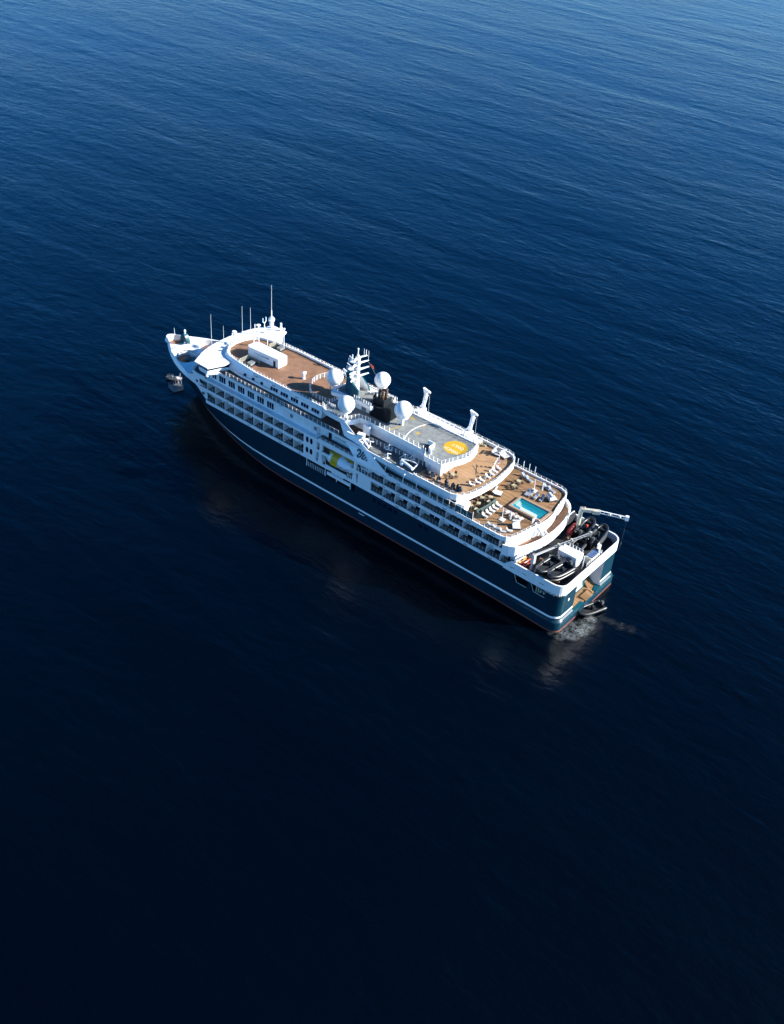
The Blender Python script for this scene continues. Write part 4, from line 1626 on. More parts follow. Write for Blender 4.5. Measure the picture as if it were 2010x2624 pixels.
mb.tube((39.9, 7.9, 19.7), (40.0, 9.6, 18.9), .15)
mb.build('boom_crane', 'white', ship)
for i, (x, y) in enumerate(((52.3, 8.4), (48.6, 6.6), (46.8, 9.3), (44.0, 7.0), (42.6, 5.9))):
    mb = MB()
    mb.tube((x, y, F7), (x, y, F7 + 1.5), .11, n=6)
    mb.tube((x, y, F7 + 1.4), (x + 1.0, y + .5, F7 + .3), .07, n=5)
    mb.tube((x, y, F7 + 1.4), (x - .5, y - .6, F7 + 1.2), .07, n=5)
    mb.obox((x + .2, y, F7 + .12), (1.3, .25, .2), .4 * i)
    mb.build('boat_cradle', 'white', ship)
mb = MB()
mb.prism([(51.5, 9.2), (52.4, 8.0), (50.6, 7.4), (49.0, 8.6), (49.6, 9.4)], F7 + .021, F7 + .06)
mb.prism([(46.4, 9.4), (46.6, 8.8), (43.4, 8.9), (43.6, 9.5)], F7 + .021, F7 + .06)
mb.build('deck_mat', 'grey', ship)

# starboard tender davits
for bx in (51.6, 38.9):
    mb = MB()
    mb.obox((bx, -8.2, 20.2), (1.2, 1.3, 1.6))
    mb.loft([[(bx - .35, -8.0, 20.8), (bx + .35, -8.0, 20.8), (bx + .3, -8.6, 20.8), (bx - .3, -8.6, 20.8)],
             [(bx - .3, -8.6, 24.6), (bx + .2, -8.6, 24.6), (bx + .2, -9.2, 24.6), (bx - .3, -9.2, 24.6)]])
    mb.loft([[(bx + .7, -8.6, 25.6), (bx + .7, -9.1, 25.6), (bx + .3, -9.1, 24.4), (bx + .3, -8.6, 24.4)],
             [(bx - 1.0, -8.7, 25.3), (bx - 1.0, -9.0, 25.3), (bx - 1.0, -9.0, 24.9), (bx - 1.0, -8.7, 24.9)]])
    mb.tube((bx + .2, -8.5, 19.4), (bx - .7, -8.7, 24.4), .13, n=6)
    mb.lathe([(.22, 0), (.22, .25)], (bx - 1.1, -8.8, 25.0), 8)
    mb.tube((bx + 1.4, -8.0, 19.4), (bx + .1, -8.3, 22.2), .16, n=6)
    dv = mb.build('tender_davit', 'white', ship)
    mb = MB()
    mb.tube((bx - 1.1, -8.8, 25.0), (bx - 1.2, -8.8, 19.9), .035, n=4)
    mb.build('cable', 'steel', dv)

# crane and stair casing on the boat deck --------------------------------------
mb = MB()
mb.prism([(3.4, .1), (3.5, 2.6), (7.6, 2.6), (7.9, 2.2), (7.8, .3)], F4, 12.5)
ah = mb.build('boat_deck_house', 'stained', ship)
mb = MB()
mb.rail([(3.6, .3, 12.5), (6.6, .3, 12.5)], .8, .8, 2, .05)
mb.build('railing', 'white', ah)
mb = MB()
for i in range(8):
    mb.obox((3.8 + i * .45, 2.68, 11.0 + .25 * (i % 3)), (.18, .14, .4))
mb.box(4.6, 5.6, 2.6, 2.64, 10.0, 12.0)
mb.build('wall_fitting', 'grey', ah)
mb = MB()
mb.box(1.6, 3.2, -3.4, -.4, F4, 11.6)
mb.build('stern_stair_casing', 'cream', ship)
mb = MB()
for i in range(5):
    mb.box(1.7 + .0, 3.1, -3.3 + i * .56, -3.0 + i * .56, 11.62, 11.68)
mb.build('blue_stair', 'blue', ship)
mb = MB()
mb.tube((2.4, 1.6, F4), (2.4, 1.6, 13.2), .12, n=6)
mb.tube((2.2, -4.2, F4), (2.2, -4.2, 12.8), .2, n=6)
for i in range(4):
    mb.lathe([(.32, 0), (.32, .06)], (2.4, -3.9, 12.0 + i * .3), 10)
mb.rail([(1.4, -3.6, 11.45), (1.4, 2.0, 11.45)], .8, .8, 2, .05)
mb.build('stern_post', 'white', ship)
# knuckle-boom crane to starboard
mb = MB()
mb.lathe([(.75, 0), (.7, .6), (.4, .8), (.4, 5.2)], (9.7, -8.1, F4), 12)
mb.ptube([(9.7, -8.1, 15.0), (9.7, -8.1, 15.9), (9.0, -8.3, 16.0)], .4, 8)
mb.obox((8.4, -8.4, 15.85), (2.6, .6, .65), radians(33))
mb.obox((6.9, -9.3, 15.75), (1.5, .8, .8), radians(33))
mb.build('starboard_crane', 'cream', ship)
mb = MB()
a, b = Vector((6.4, -9.6, 15.9)), Vector((1.5, -12.5, 15.3))
for o_ in (Vector((0, 0, .3)), Vector((0, 0, -.3))):
    mb.tube(a + o_, b + o_, .1, n=5)
for i in range(8):
    p = a.lerp(b, i / 7)
    mb.tube(p + Vector((0, 0, .3)), a.lerp(b, min(1, (i + .5) / 7)) - Vector((0, 0, .3)), .04, n=4)
mb.obox(tuple(b), (.7, .6, 1.0), .5)
jb = mb.build('crane_jib', 'white', ship)
mb = MB()
for f in (.38, .74):
    p = a.lerp(b, f)
    mb.sphere(tuple(p), .32, 8)
mb.build('jib_lamp', 'letter', jb)
mb = MB()
mb.tube(tuple(b), (b.x, b.y, 9.0), .014, n=4)
mb.tube((b.x, b.y, 9.0), (b.x + .2, b.y, 6.8), .12, .04, n=5)
mb.build('hook_line', 'dgrey', jb)
# port crane folded across the deck
mb = MB()
mb.lathe([(.6, 0), (.55, .5), (.42, .7), (.42, 3.4)], (9.6, 8.5, F4), 12)
mb.obox((9.6, 8.7, 12.6), (.7, .9, 1.9))
mb.loft([[(9.7, 9.2, 13.4), (9.35, 9.2, 13.4), (9.35, 9.2, 13.8), (9.7, 9.2, 13.8)],
         [(7.9, 4.4, 13.85), (7.65, 4.4, 13.85), (7.65, 4.4, 14.12), (7.9, 4.4, 14.12)]])
mb.build('port_crane', 'railg', ship)
mb = MB()
a, b = Vector((7.8, 4.3, 14.0)), Vector((4.8, -4.6, 14.1))
for o_ in (Vector((0, 0, .25)), Vector((0, 0, -.25)), Vector((.3, .1, 0))):
    mb.tube(a + o_, b + o_, .1, n=5)
for i in range(10):
    mb.obox(tuple(a.lerp(b, i / 9)), (.5, .12, .6), .3)
jb = mb.build('port_crane_jib', 'steel', ship)
mb = MB()
for f in (.1, .45, .97):
    p = a.lerp(b, f)
    mb.obox((p.x, p.y, p.z + .2), (.45, .4, .5), .3)
mb.build('jib_fitting', 'cream', jb)
# stairs down the stern face beside the pool
mb = MB()
for i in range(9):
    mb.box(13.6 - i * .33, 13.9 - i * .33, 1.8, 3.0, 15.6 - i * .3, 15.7 - i * .3)
mb.obox((12.4, 3.05, 14.9), (3.4, .08, .5), 0, radians(-42))
mb.obox((12.4, 1.75, 14.9), (3.4, .08, .5), 0, radians(-42))
mb.rail([(14.3, 1.75, 15.6), (14.3, 3.05, 15.6)], 1.1, .4, 3, .05)
mb.build('pool_stairs', 'white', ship)
mb = MB()
mb.prism([(12.3, 6.7), (12.3, 9.4), (12.7, 9.6), (14.5, 9.2), (14.5, 6.7)], 9.95, 12.19)
mb.build('kayak_store', 'white', ship)
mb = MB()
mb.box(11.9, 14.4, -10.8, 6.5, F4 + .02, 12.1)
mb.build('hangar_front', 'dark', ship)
# green glass partition on the pool deck
mb = MB()
pt = smooth_path([(22.6, 8.9), (23.2, 9.2), (23.9, 8.7), (23.8, 7.6), (23.5, 5.2), (23.5, 2.5)], 3)
mb.wall(pt, F6 + .02, 16.75, .08)
mb.build('glass_partition', 'gglass', ship)
gg.build('glass_screen', 'gglass', ship)
mb = MB()
mb.tube((27.7, .8, F7), (27.7, .8, 20.0), .06)
mb.tube((29.4, -6.2, F7), (29.4, -6.2, 20.6), .06)
mb.ptube([(27.8, -1.0, F7), (27.8, -1.0, 19.8), (29.0, -5.0, 20.4)], .05, 5)
mb.build('deck_mast', 'white', ship)
exec_more = True

# ====================================================================== things on the ship
ORD = ['first', 'second', 'third', 'fourth', 'fifth', 'sixth', 'seventh', 'eighth', 'ninth', 'tenth', 'eleventh', 'twelfth', 'thirteenth', 'fourteenth']


def place(proto, used, loc, rz, label, cat, group=None):
    o = proto if not used[0] else copy_tree(proto)
    used[0] = True
    o.location = loc
    o.rotation_euler = (0, 0, rz)
    tag(o, label, cat, group)
    return o


# sun lounger: length along local x, head at +x
def make_lounger(cush, frame='cushw'):
    r = empty('sun_lounger')
    mb = MB()
    mb.box(-1.0, .95, -.34, .34, .24, .30)
    for x in (-.9, .8):
        for y in (-.3, .3):
            mb.box(x - .03, x + .03, y - .03, y + .03, 0, .25)
    mb.build('frame', frame, r)
    mb = MB()
    mb.box(-.98, .25, -.32, .32, .30, .40)
    mb.build('seat_cushion', cush, r, bevel=.03)
    mb = MB()
    mb.obox((.62, 0, .58), (.85, .62, .1), 0, radians(-38))
    mb.build('backrest', cush, r, bevel=.03)
    return r


lw = make_lounger('cushw')
u = [False]
for i, y in enumerate((8.0, 6.7, 5.55, 4.4, 3.15)):
    place(lw, u, (22.35, y, F6 + .02), radians(6), 'white sun lounger, %s from the port end of the row behind the green glass partition' % ORD[i], 'sun lounger', 'white loungers behind the glass partition').scale = (.66, .95, 1.15)
for i, (x, y) in enumerate(((19.9, 3.7), (18.8, 3.65), (17.7, 3.7), (16.7, 3.6))):
    place(lw, u, (x, y + .1, F6 + .02), radians(65), 'white sun lounger by the near long side of the pool, %s from the bow end' % ORD[i], 'sun lounger', 'white loungers beside the pool')
L7W = [(28.5, 4.5, 60), (28.1, 3.0, 40), (27.95, 1.8, 20), (27.8, -.05, 5), (27.8, -1.5, 0), (27.9, -2.8, -10), (28.0, -4.2, -20)]
for i, (x, y, a) in enumerate(L7W):
    place(lw, u, (x, y, F7 + .02), radians(a) * .4, 'white deck lounger at the curved stern rail of the upper sun deck, %s from port' % ORD[i], 'sun lounger', 'white loungers along the curved sun deck rail').scale = (.62, .9, 1.1)
for i, (x, y) in enumerate(((16.9, 9.5), (16.0, 8.5))):
    place(lw, u, (x, y, F6 + .02), radians(35), ('white lounger in the near stern corner of the pool deck, %s' % ('at the rail', 'nearer the pool')[i]), 'sun lounger')
lg = make_lounger('cushg')
u = [False]
for i, (x, y) in enumerate(((20.7, -4.7), (20.0, -4.9), (18.7, -5.0), (17.4, -5.15))):
    place(lg, u, (x, y, F6 + .02), radians(-80), 'grey cushioned lounger on the far side of the pool, %s from the bow end' % ORD[i], 'sun lounger', 'grey loungers across the pool')
for i, (x, y) in enumerate(((19.6, 9.4), (18.3, 9.45))):
    place(lg, u, (x, y, F6 + .02), radians(20), 'grey lounger by the near rail of the pool deck, %s' % ('nearer the bow', 'nearer the stern')[i], 'sun lounger')
for i, (x, y) in enumerate(((24.4, -9.3), (23.1, -8.9), (18.9, -9.2), (17.6, -9.1))):
    place(lg, u, (x, y, F6 + .02), radians(-15), 'grey lounger against the far rail of the pool deck, %s counting from the bow' % ORD[i], 'sun lounger', 'grey loungers along the far rail')


def make_egg():
    r = empty('wicker_chair')
    mb = MB()
    rings = []
    for k, (z, rr, sh) in enumerate(((.05, .30, 0), (.28, .42, 0), (.5, .48, .02), (.8, .47, .06), (1.1, .38, .14), (1.3, .2, .22))):
        ring = []
        for i in range(9):
            a = radians(55 + 250 * i / 8)
            ring.append((cos(a) * rr - sh * -1 * .2 + (-.05), sin(a) * rr, z))
        rings.append(ring)
    mb.loft(rings, closed=False, caps=False)
    mb.lathe([(.3, 0), (.42, .28)], (0, 0, 0), 12)
    mb.build('shell', 'wick', r)
    mb = MB()
    mb.lathe([(.36, .3), (.38, .42)], (0.02, 0, 0), 12)
    mb.obox((-.3, 0, .72), (.12, .55, .5), 0, radians(-12))
    mb.build('cushion', 'cushg', r)
    return r


eg = make_egg()
u = [False]
EGG = [(38.3, 7.5), (36.9, 8.1), (35.8, 8.0), (34.2, 8.2), (32.4, 7.9), (31.7, 8.6), (30.7, 7.9), (30.1, 8.8), (29.7, 7.6), (28.9, 7.9)]
for i, (x, y) in enumerate(EGG):
    place(eg, u, (x, y, F7 + .02), radians(70 + 30 * (i % 4)), 'dark wicker tub chair by the near sun deck rail, %s from the bow' % ORD[i], 'chair', 'wicker tub chairs at the sun deck rail')


def make_table(chairs=4, dark=True):
    r = empty('deck_table')
    mb = MB()
    mb.box(-.42, .42, -.42, .42, .70, .75)
    mb.build('table_top', 'table', r, bevel=.02)
    mb = MB()
    mb.lathe([(.28, 0), (.28, .04), (.05, .08), (.05, .7)], (0, 0, 0), 8)
    mb.build('pedestal', 'wick', r)
    return r


def make_chair():
    r = empty('deck_chair')
    mb = MB()
    mb.box(-.25, .25, -.26, .26, .40, .46)
    mb.build('seat', 'wick', r)
    mb = MB()
    mb.obox((-.27, 0, .68), (.05, .5, .5), 0, radians(-8))
    mb.build('backrest', 'wick', r)
    for x in (-.22, .22):
        for y in (-.22, .22):
            MB().box(x - .02, x + .02, y - .02, y + .02, 0, .41).build('leg', 'wick', r)
    return r


tb, dc = make_table(), make_chair()
ut, uc = [False], [False]
TBL = [(26.2, 7.5, 'pale table nearest the dark cafe front'), (24.6, 7.75, 'pale table at the near end of the glass partition'),
       (25.5, 5.8, 'pale table amid the near dining group'), (24.3, 3.85, 'pale table beside the middle of the glass partition'),
       (25.0, 2.3, 'pale table nearest the centreline daybed'), (26.1, 3.7, 'pale table under the sun deck edge'),
       (23.9, -4.4, 'pale table beyond the pool, nearer the pool'), (24.1, -6.5, 'pale table beyond the pool, nearer the far rail')]
SIDE = ['bow', 'near', 'stern', 'far']
for i, (x, y, w_) in enumerate(TBL):
    place(tb, ut, (x, y, F6 + .02), radians(12 * (i % 3)), 'square ' + w_ + ' on the pool deck', 'table', 'pale tables on the pool deck')
    for k in range(4):
        a = radians(90 * k + 12 * (i % 3))
        place(dc, uc, (x + .78 * cos(a), y + .78 * sin(a), F6 + .02), a + pi, 'dark chair, %s side of the %s' % (SIDE[k], w_), 'chair', 'dark chairs round the pool deck tables')
place(tb, ut, (33.2, 4.75, F7 + .02), 0, 'lone square pale table on the upper sun deck by the white deck house', 'table')
for k in range(4):
    a = radians(90 * k)
    place(dc, uc, (33.2 + .85 * cos(a), 4.75 + .85 * sin(a), F7 + .02), a + pi, 'dark chair on the %s side of the lone sun deck table' % SIDE[k], 'chair', 'dark chairs at the lone sun deck table')


def make_daybed():
    r = empty('double_daybed')
    mb = MB()
    mb.box(-.95, .95, -.8, .8, .1, .36)
    mb.build('base', 'wick', r)
    mb = MB()
    mb.box(-.93, .93, -.78, .78, .36, .5)
    mb.obox((.6, 0, .66), (.7, 1.5, .14), 0, radians(-30))
    mb.build('mattress', 'cushw', r, bevel=.04)
    mb = MB()
    mb.ptube([(.9, -.8, .4), (.95, -.8, 1.0), (.6, -.8, 1.45), (.1, -.8, 1.5)], .04, 5)
    mb.ptube([(.9, .8, .4), (.95, .8, 1.0), (.6, .8, 1.45), (.1, .8, 1.5)], .04, 5)
    mb.build('canopy_frame', 'steel', r)
    mb = MB()
    a = [(.95, -.8, .9), (.85, -.8, 1.3), (.55, -.8, 1.5), (.1, -.8, 1.52)]
    mb.add(a + [(x, .8, z) for x, _, z in a], [(i, i + 1, 5 + i, 4 + i) for i in range(3)])
    mb.build('canopy', 'cushw', r)
    return r


db = make_daybed()
u = [False]
place(db, u, (25.1, -.2, F6 + .02), radians(20), 'white double daybed at the centre of the pool deck beside the glass partition end', 'daybed', 'double daybeds on the pool deck')
place(db, u, (15.9, 6.3, F6 + .02), radians(-50), 'white double daybed near the near stern corner of the pool deck', 'daybed', 'double daybeds on the pool deck')
place(db, u, (15.9, -6.6, F6 + .02), radians(60), 'white double daybed on the far stern side beyond the pool', 'daybed', 'double daybeds on the pool deck')
place(db, u, (31.6, -8.5, F7 + .02), radians(10), 'white daybed by the far rail of the upper sun deck', 'daybed')
place(db, u, (29.9, -8.9, F7 + .02), radians(-15), 'white daybed in the far stern corner of the upper sun deck', 'daybed')


def make_umbrella():
    r = empty('cantilever_umbrella')
    mb = MB()
    mb.box(-.55, .55, -.55, .55, 0, .16)
    mb.build('base_plate', 'cushw', r)
    mb = MB()
    mb.tube((0, 0, .1), (.1, 0, 2.95), .08, .07, n=8)
    mb.build('pole', 'white', r)
    mb = MB()
    mb.tube((.1, 0, 2.9), (-1.7, -.1, 2.95), .05, n=6)
    mb.build('arm', 'white', r)
    mb = MB()
    mb.lathe([(.05, -2.05), (.2, -1.9), (.16, -1.2), (.12, -.4), (.05, .05)], (-1.75, -.1, 2.95), 10)
    mb.build('folded_canopy', 'cushw', r)
    return r


um = make_umbrella()
u = [False]
place(um, u, (19.35, 6.2, F6 + .02), radians(0), 'folded white cantilever parasol on the near side of the pool', 'umbrella', 'folded parasols on the pool deck')
place(um, u, (20.3, -6.6, F6 + .02), radians(0), 'folded white cantilever parasol on the far side of the pool', 'umbrella', 'folded parasols on the pool deck')

# planters on the far side of the upper sun deck
def make_planter():
    r = empty('planter')
    MB().lathe([(.28, 0), (.38, .5), (.34, .5), (.3, .42)], (0, 0, 0), 12).build('pot', 'cream', r)
    mb = MB()
    for i in range(60):
        a, el = random.uniform(0, 2 * pi), random.uniform(.3, 1.5)
        L = random.uniform(.3, .75)
        p = Vector((0, 0, .45))
        q = p + Vector((cos(a) * cos(el), sin(a) * cos(el), sin(el))) * L
        s = Vector((-sin(a), cos(a), 0)) * .06
        mb.add([p.lerp(q, .4) - s, p.lerp(q, .4) + s, q + s * .3, q - s * .3], [(0, 1, 2, 3)])
    mb.build('leaves', LEAF, r)
    return r


LEAF = mat('leaf_green', (0.08, 0.11, 0.05), 0.6, var=0.4, scale=5)
pl = make_planter()
u = [False]
for i, (x, y) in enumerate(((37.2, -9.3), (36.2, -9.3), (35.2, -9.2))):
    place(pl, u, (x, y, F7 + .02), i, 'leafy potted plant at the far rail of the upper sun deck, %s from the bow' % ORD[i], 'planter', 'potted plants at the far rail')


# balcony chairs
def make_bchair():
    r = empty('balcony_chair')
    mb = MB()
    mb.box(-.42, .42, -.4, .4, .2, .42)
    mb.box(-.42, -.28, -.4, .4, .42, 1.0)
    mb.box(-.3, .3, -.36, -.30, .1, .62)
    mb.box(-.3, .3, .30, .36, .1, .62)
    mb.build('body', 'wick', r)
    MB().box(-.26, .36, -.34, .34, .42, .5).build('cushion', 'dgrey', r)
    return r


bc = make_bchair()
u = [False]
cnt = {}
for (a, b, zf, zc) in BALC:
    key = ('lower' if zf == F4 else 'upper') + (' forward' if b > 60 else ' after')
    cnt[key] = cnt.get(key, 0) + 1
    nm = ORD[cnt[key] - 1]
    place(bc, u, (b + .75, YI + .75, zf + .02), radians(25), 'dark armchair on the %s balcony from the bow in the %s row of cabins' % (nm, key), 'chair', 'armchairs on the cabin balconies')
mb = MB()
mb.lathe([(.22, 0), (.22, .03), (.04, .06), (.04, .42), (.3, .44), (.3, .47)], (0, 0, 0), 10)
bt = mb.build('balcony_table', 'wick')
u = [False]
cnt = {}
for (a, b, zf, zc) in BALC:
    key = ('lower' if zf == F4 else 'upper') + (' forward' if b > 60 else ' after')
    cnt[key] = cnt.get(key, 0) + 1
    nm = ORD[cnt[key] - 1]
    place(bt, u, (b + 1.6, YI + .6, zf + .02), 0, 'small round dark table on the %s balcony from the bow in the %s row' % (nm, key), 'table', 'round tables on the cabin balconies')


# ------------------------------------------------------------------ inflatable boats
def make_zodiac(motor=True, console=True):
    r = empty('inflatable_boat')       # bow towards +x, length 5.6
    mb = MB()
    pts = []
    for s in (1,):
        pts += [(-2.8, .88, .55), (-1.5, .9, .52), (0, .9, .52), (1.2, .82, .56)]
    bow = [(1.9, .62, .66), (2.4, .3, .76), (2.52, 0, .80)]
    half = pts + bow
    full_ = half + [(x, -y, z) for x, y, z in reversed(half[:-1])]
    full_ = smooth_path(full_, 3)
    rr = [.14 if i in (0, len(full_) - 1) else .26 for i in range(len(full_))]
    mb.ptube(full_, rr, 10)
    mb.build('tube', 'black', r, smooth=True)
    mb = MB()
    mb.prism([(-2.3, -.75), (-2.3, .75), (1.3, .7), (2.1, .2), (2.1, -.2), (1.3, -.7)], .3, .36)
    mb.box(-2.35, -2.25, -.75, .75, .3, .9)
    mb.build('floor', 'dark', r)
    mb = MB()
    mb.prism([(1.2, -.6), (1.2, .6), (2.0, .35), (2.2, 0), (2.0, -.35)], .60, .66)
    mb.build('bow_deck', 'fun', r)
    mb = MB()
    for s in (1, -1):
        mb.ptube([(-2.2, s * .93, .8), (0, s * .95, .79), (1.1, s * .86, .83)], .025, 4)
    mb.build('grab_line', 'dgrey', r)
    if motor:
        mb = MB()
        mb.obox((-2.55, 0, 1.0), (.45, .38, .5))
        mb.tube((-2.55, 0, .8), (-2.75, 0, .2), .1, n=6)
        mb.build('outboard_motor', 'dgrey', r)
    if console:
        mb = MB()
        mb.obox((-.6, 0, .65), (.5, .5, .55))
        mb.tube((-.45, 0, 1.0), (-.3, 0, 1.1), .18, n=8)
        mb.build('console', 'fun', r)
    return r


z1 = make_zodiac()
z1.scale = (1.2, 1.3, 1.35)
u = [False]
ZD = F4 + .25
for (x, y, z, a, lab) in ((7.0, 7.6, ZD, 82, 'lower black inflatable boat of the stack nearest the near kayak rack'),
                          (6.9, 7.55, ZD + .85, 84, 'top black inflatable boat of the stack nearest the near kayak rack'),
                          (4.3, 7.3, ZD, 80, 'lower black inflatable boat of the stack in the near stern corner'),
                          (4.25, 7.25, ZD + .85, 80, 'top black inflatable boat of the stack in the near stern corner'),
                          (8.2, -8.9, ZD + .6, -82, 'black inflatable boat beside the red covered boat on the far side'),
                          (6.5, -3.1, ZD, -87, 'black inflatable boat lying inboard between the white casing and the far boats'),
                          (4.9, -8.3, ZD, -84, 'lower black inflatable boat of the stack in the far stern corner'),
                          (4.9, -8.4, ZD + .85, -83, 'top black inflatable boat of the stack in the far stern corner')):
    place(z1, u, (x, y, z), radians(a), lab, 'boat', 'inflatable boats on the stern boat deck')
place(z1, u, (-.75, .6, -.12), radians(70), 'black inflatable boat floating alongside the swim platform at the stern', 'boat')
mb = MB()
for (x, y) in ((7, 7.6), (4.3, 7.3), (8.2, -8.9), (4.9, -8.3)):
    for d in (-1.4, 1.2):
        mb.box(x - 1, x + 1, y + d - .1, y + d + .1, F4, F4 + .45)
mb.build('boat_chocks', 'rust', ship)
# orange bag and white kit in the far boats
for (loc, m_, lab, sz) in (((8.3, -9.2, ZD + 1.1), 'orange', 'orange equipment bag lying in the far inflatable boat', (.5, 1.1, .35)),):
    r_b = MB().obox((0, 0, sz[2] / 2), sz, .2).build('equipment_bag', m_, None, bevel=.1)
    r_b.location = loc
    tag(r_b, lab, 'bag')

# kayaks
def kayak(name, m_, loc, a, lab):
    r = empty(name, loc, radians(a))
    mb = MB()
    rings = []
    for x, w_, h_ in ((-1.7, .03, .05), (-1.2, .2, .14), (-.5, .33, .19), (.3, .34, .2), (1.0, .24, .16), (1.7, .03, .07)):
        rings.append([(x, w_ * cos(2 * pi * i / 12), .22 + h_ * sin(2 * pi * i / 12)) for i in range(12)])
    mb.loft(rings)
    mb.build('hull', m_, r, smooth=True)
    MB().prism(ell(0, 0, .45, .2, 14), .40, .43).build('cockpit', 'dark', r)
    tag(r, lab, 'kayak', 'kayaks by the near hangar')
kayak('kayak', 'kyel', (12.1, 8.6, F4 + .5), 86, 'yellow kayak lying at the near side of the boat deck beneath the terrace')
kayak('kayak', 'orange', (11.35, 8.6, F4 + .62), 80, 'red orange kayak on top of another next to the yellow one')
kayak('kayak', 'orange', (10.9, 9.0, F4 + .25), 76, 'red orange kayak partly under the upper one beside the boat bulwark')

# red covered boat
r = empty('covered_boat', (10.3, -7.4, F4 + .2), radians(-80))
mb = MB()
rings = []
for x, w_, h_ in ((-2.1, .6, .5), (-1.5, .75, .9), (0, .8, 1.05), (1.3, .65, .8), (2.2, .2, .5)):
    rings.append([(x, w_ * cos(pi * i / 6), .3 + h_ * sin(pi * i / 6) * (1 + .1 * ((i * 3 + int(x * 7)) % 2))) for i in range(7)])
mb.loft(rings, closed=True)
mb.build('canvas_cover', 'rcover', r)
MB().box(-2.0, 1.9, -.5, .5, 0, .3).build('cradle', 'steel', r)
tag(r, 'boat under a dark red canvas cover on the far side of the boat deck', 'boat')

# loose boxes and gear on the boat deck
gear = [(9.6, 5.4, .7, .5, .6, 'rust', 'rusty brown deck locker beside the near crane foot'), (8.8, 3.2, .6, .9, .5, 'cream', 'cream deck locker against the bow side of the white deck casing'),
        (9.0, -2.2, .8, .6, .5, 'steel', 'grey metal gear box in the middle of the boat deck'), 
        (2.0, -5.2, .5, .5, .6, 'blue', 'blue drum box beside the blue stern stairs'), (9.6, -4.6, .9, .5, .5, 'rust', 'rusty gear box under the folded crane jib')]
for (x, y, a, b, c, m_, lab) in gear:
    g = empty('gear_box', (x, y, F4 + .02), random.uniform(0, 1.5))
    MB().box(-a / 2, a / 2, -b / 2, b / 2, 0, c).build('box', m_, g, bevel=.04)
    MB().box(-a / 2 - .02, a / 2 + .02, -b / 2 - .02, b / 2 + .02, c, c + .06).build('lid', m_, g)
    tag(g, lab, 'box', 'gear boxes on the boat deck')

# ensign on its leaning staff at the stern of the upper sun deck
r = empty('ensign_staff', (28.0, -1.2, F7))
mb = MB()
mb.ptube([(0, 0, 0), (-.1, -.3, 1.4), (.6, -3.2, 2.6)], .05, 6)
mb.build('staff', 'white', r)
FLAGC = [('red', 'kred'), ('white', 'cushw'), ('blue', 'blue')]
M['kred'] = mat('flag_red', (0.4, 0.02, 0.03), .8)
for k in range(9):
    mb = MB()
    x = .35 + .02 * k
    y0_ = -2.9 - .06 * (k % 3)
    zt_, zb_ = 2.45 - k * .23, 2.22 - k * .23
    mb.add([(x, y0_, zt_), (x + .25 * ((k % 2) * 2 - 1), y0_ - .35, zt_ - .02), (x + .05, y0_ - .6, zt_), (x, y0_, zb_), (x + .25 * ((k % 2) * 2 - 1), y0_ - .35, zb_), (x + .05, y0_ - .6, zb_)],
           [(0, 1, 4, 3), (1, 2, 5, 4)])
    mb.build('flag_fold', FLAGC[k % 3][1], r)
tag(r, 'leaning staff with a drooping striped flag at the upper sun deck stern rail', 'flag')


def make_buoy():
    r = empty('lifebuoy')
    mb = MB()
    mb.ptube([(.32 * cos(2 * pi * i / 14), 0, .32 * sin(2 * pi * i / 14)) for i in range(14)], .08, 6, closed=True)
    mb.build('ring', 'orange', r, smooth=True)
    mb = MB()
    for a in range(4):
        mb.obox((.32 * cos(pi / 4 + a * pi / 2), 0, .32 * sin(pi / 4 + a * pi / 2)), (.18, .18, .18), 0, -(pi / 4 + a * pi / 2))
    mb.build('tape', 'cushw', r)
    return r


by = make_buoy()
u = [False]
for (x, y, z, lab) in ((17.6, -10.75, 16.3, 'orange lifebuoy on the far rail of the pool deck near its stern corner'), (80.0, -6.85, 21.2, 'orange lifebuoy on the far rail of the forward upper deck'),
                       (76.5, 9.6, 18.9, 'orange lifebuoy on the near side promenade rail forward'), (34.5, 10.6, 16.2, 'orange lifebuoy on the near rail below the upper sun deck')):
    place(by, u, (x, y, z), 0, lab, 'lifebuoy', 'orange lifebuoys on the rails')

mb_ = MB()
mb_.lathe([(.26, 0), (.26, .03), (.04, .05), (.04, .42), (.28, .44), (.28, .48)], (0, 0, 0), 10)
sdt = empty('side_table')
mb_.build('table', 'coping', sdt)
u = [False]
SDT = [(22.9, 7.35, F6, 'between the first and second partition loungers'), (22.9, 6.1, F6, 'between the second and third partition loungers'), (22.9, 4.95, F6, 'between the third and fourth partition loungers'),
       (28.4, 3.7, F7, 'between the first two curved rail loungers'), (27.9, .9, F7, 'between the third and fourth curved rail loungers'), (27.8, -2.1, F7, 'between the fifth and sixth curved rail loungers'),
       (37.5, 8.7, F7, 'between the first two wicker chairs'), (35.0, 8.7, F7, 'between the third and fourth wicker chairs'), (33.3, 8.7, F7, 'between the fourth and fifth wicker chairs'), (30.4, 7.2, F7, 'inside the seventh wicker chair'),
       (19.3, -4.3, F6, 'between the grey loungers across the pool'), (18.2, 3.0, F6, 'between the loungers by the near pool side'), (18.95, 9.9, F6, 'between the two grey loungers at the near rail'), (23.8, -9.6, F6, 'between the grey loungers at the far rail forward')]
for (x, y, z, lab) in SDT:
    place(sdt, u, (x, y, z + .02), 0, 'small round side table ' + lab, 'table', 'small side tables on the aft decks')

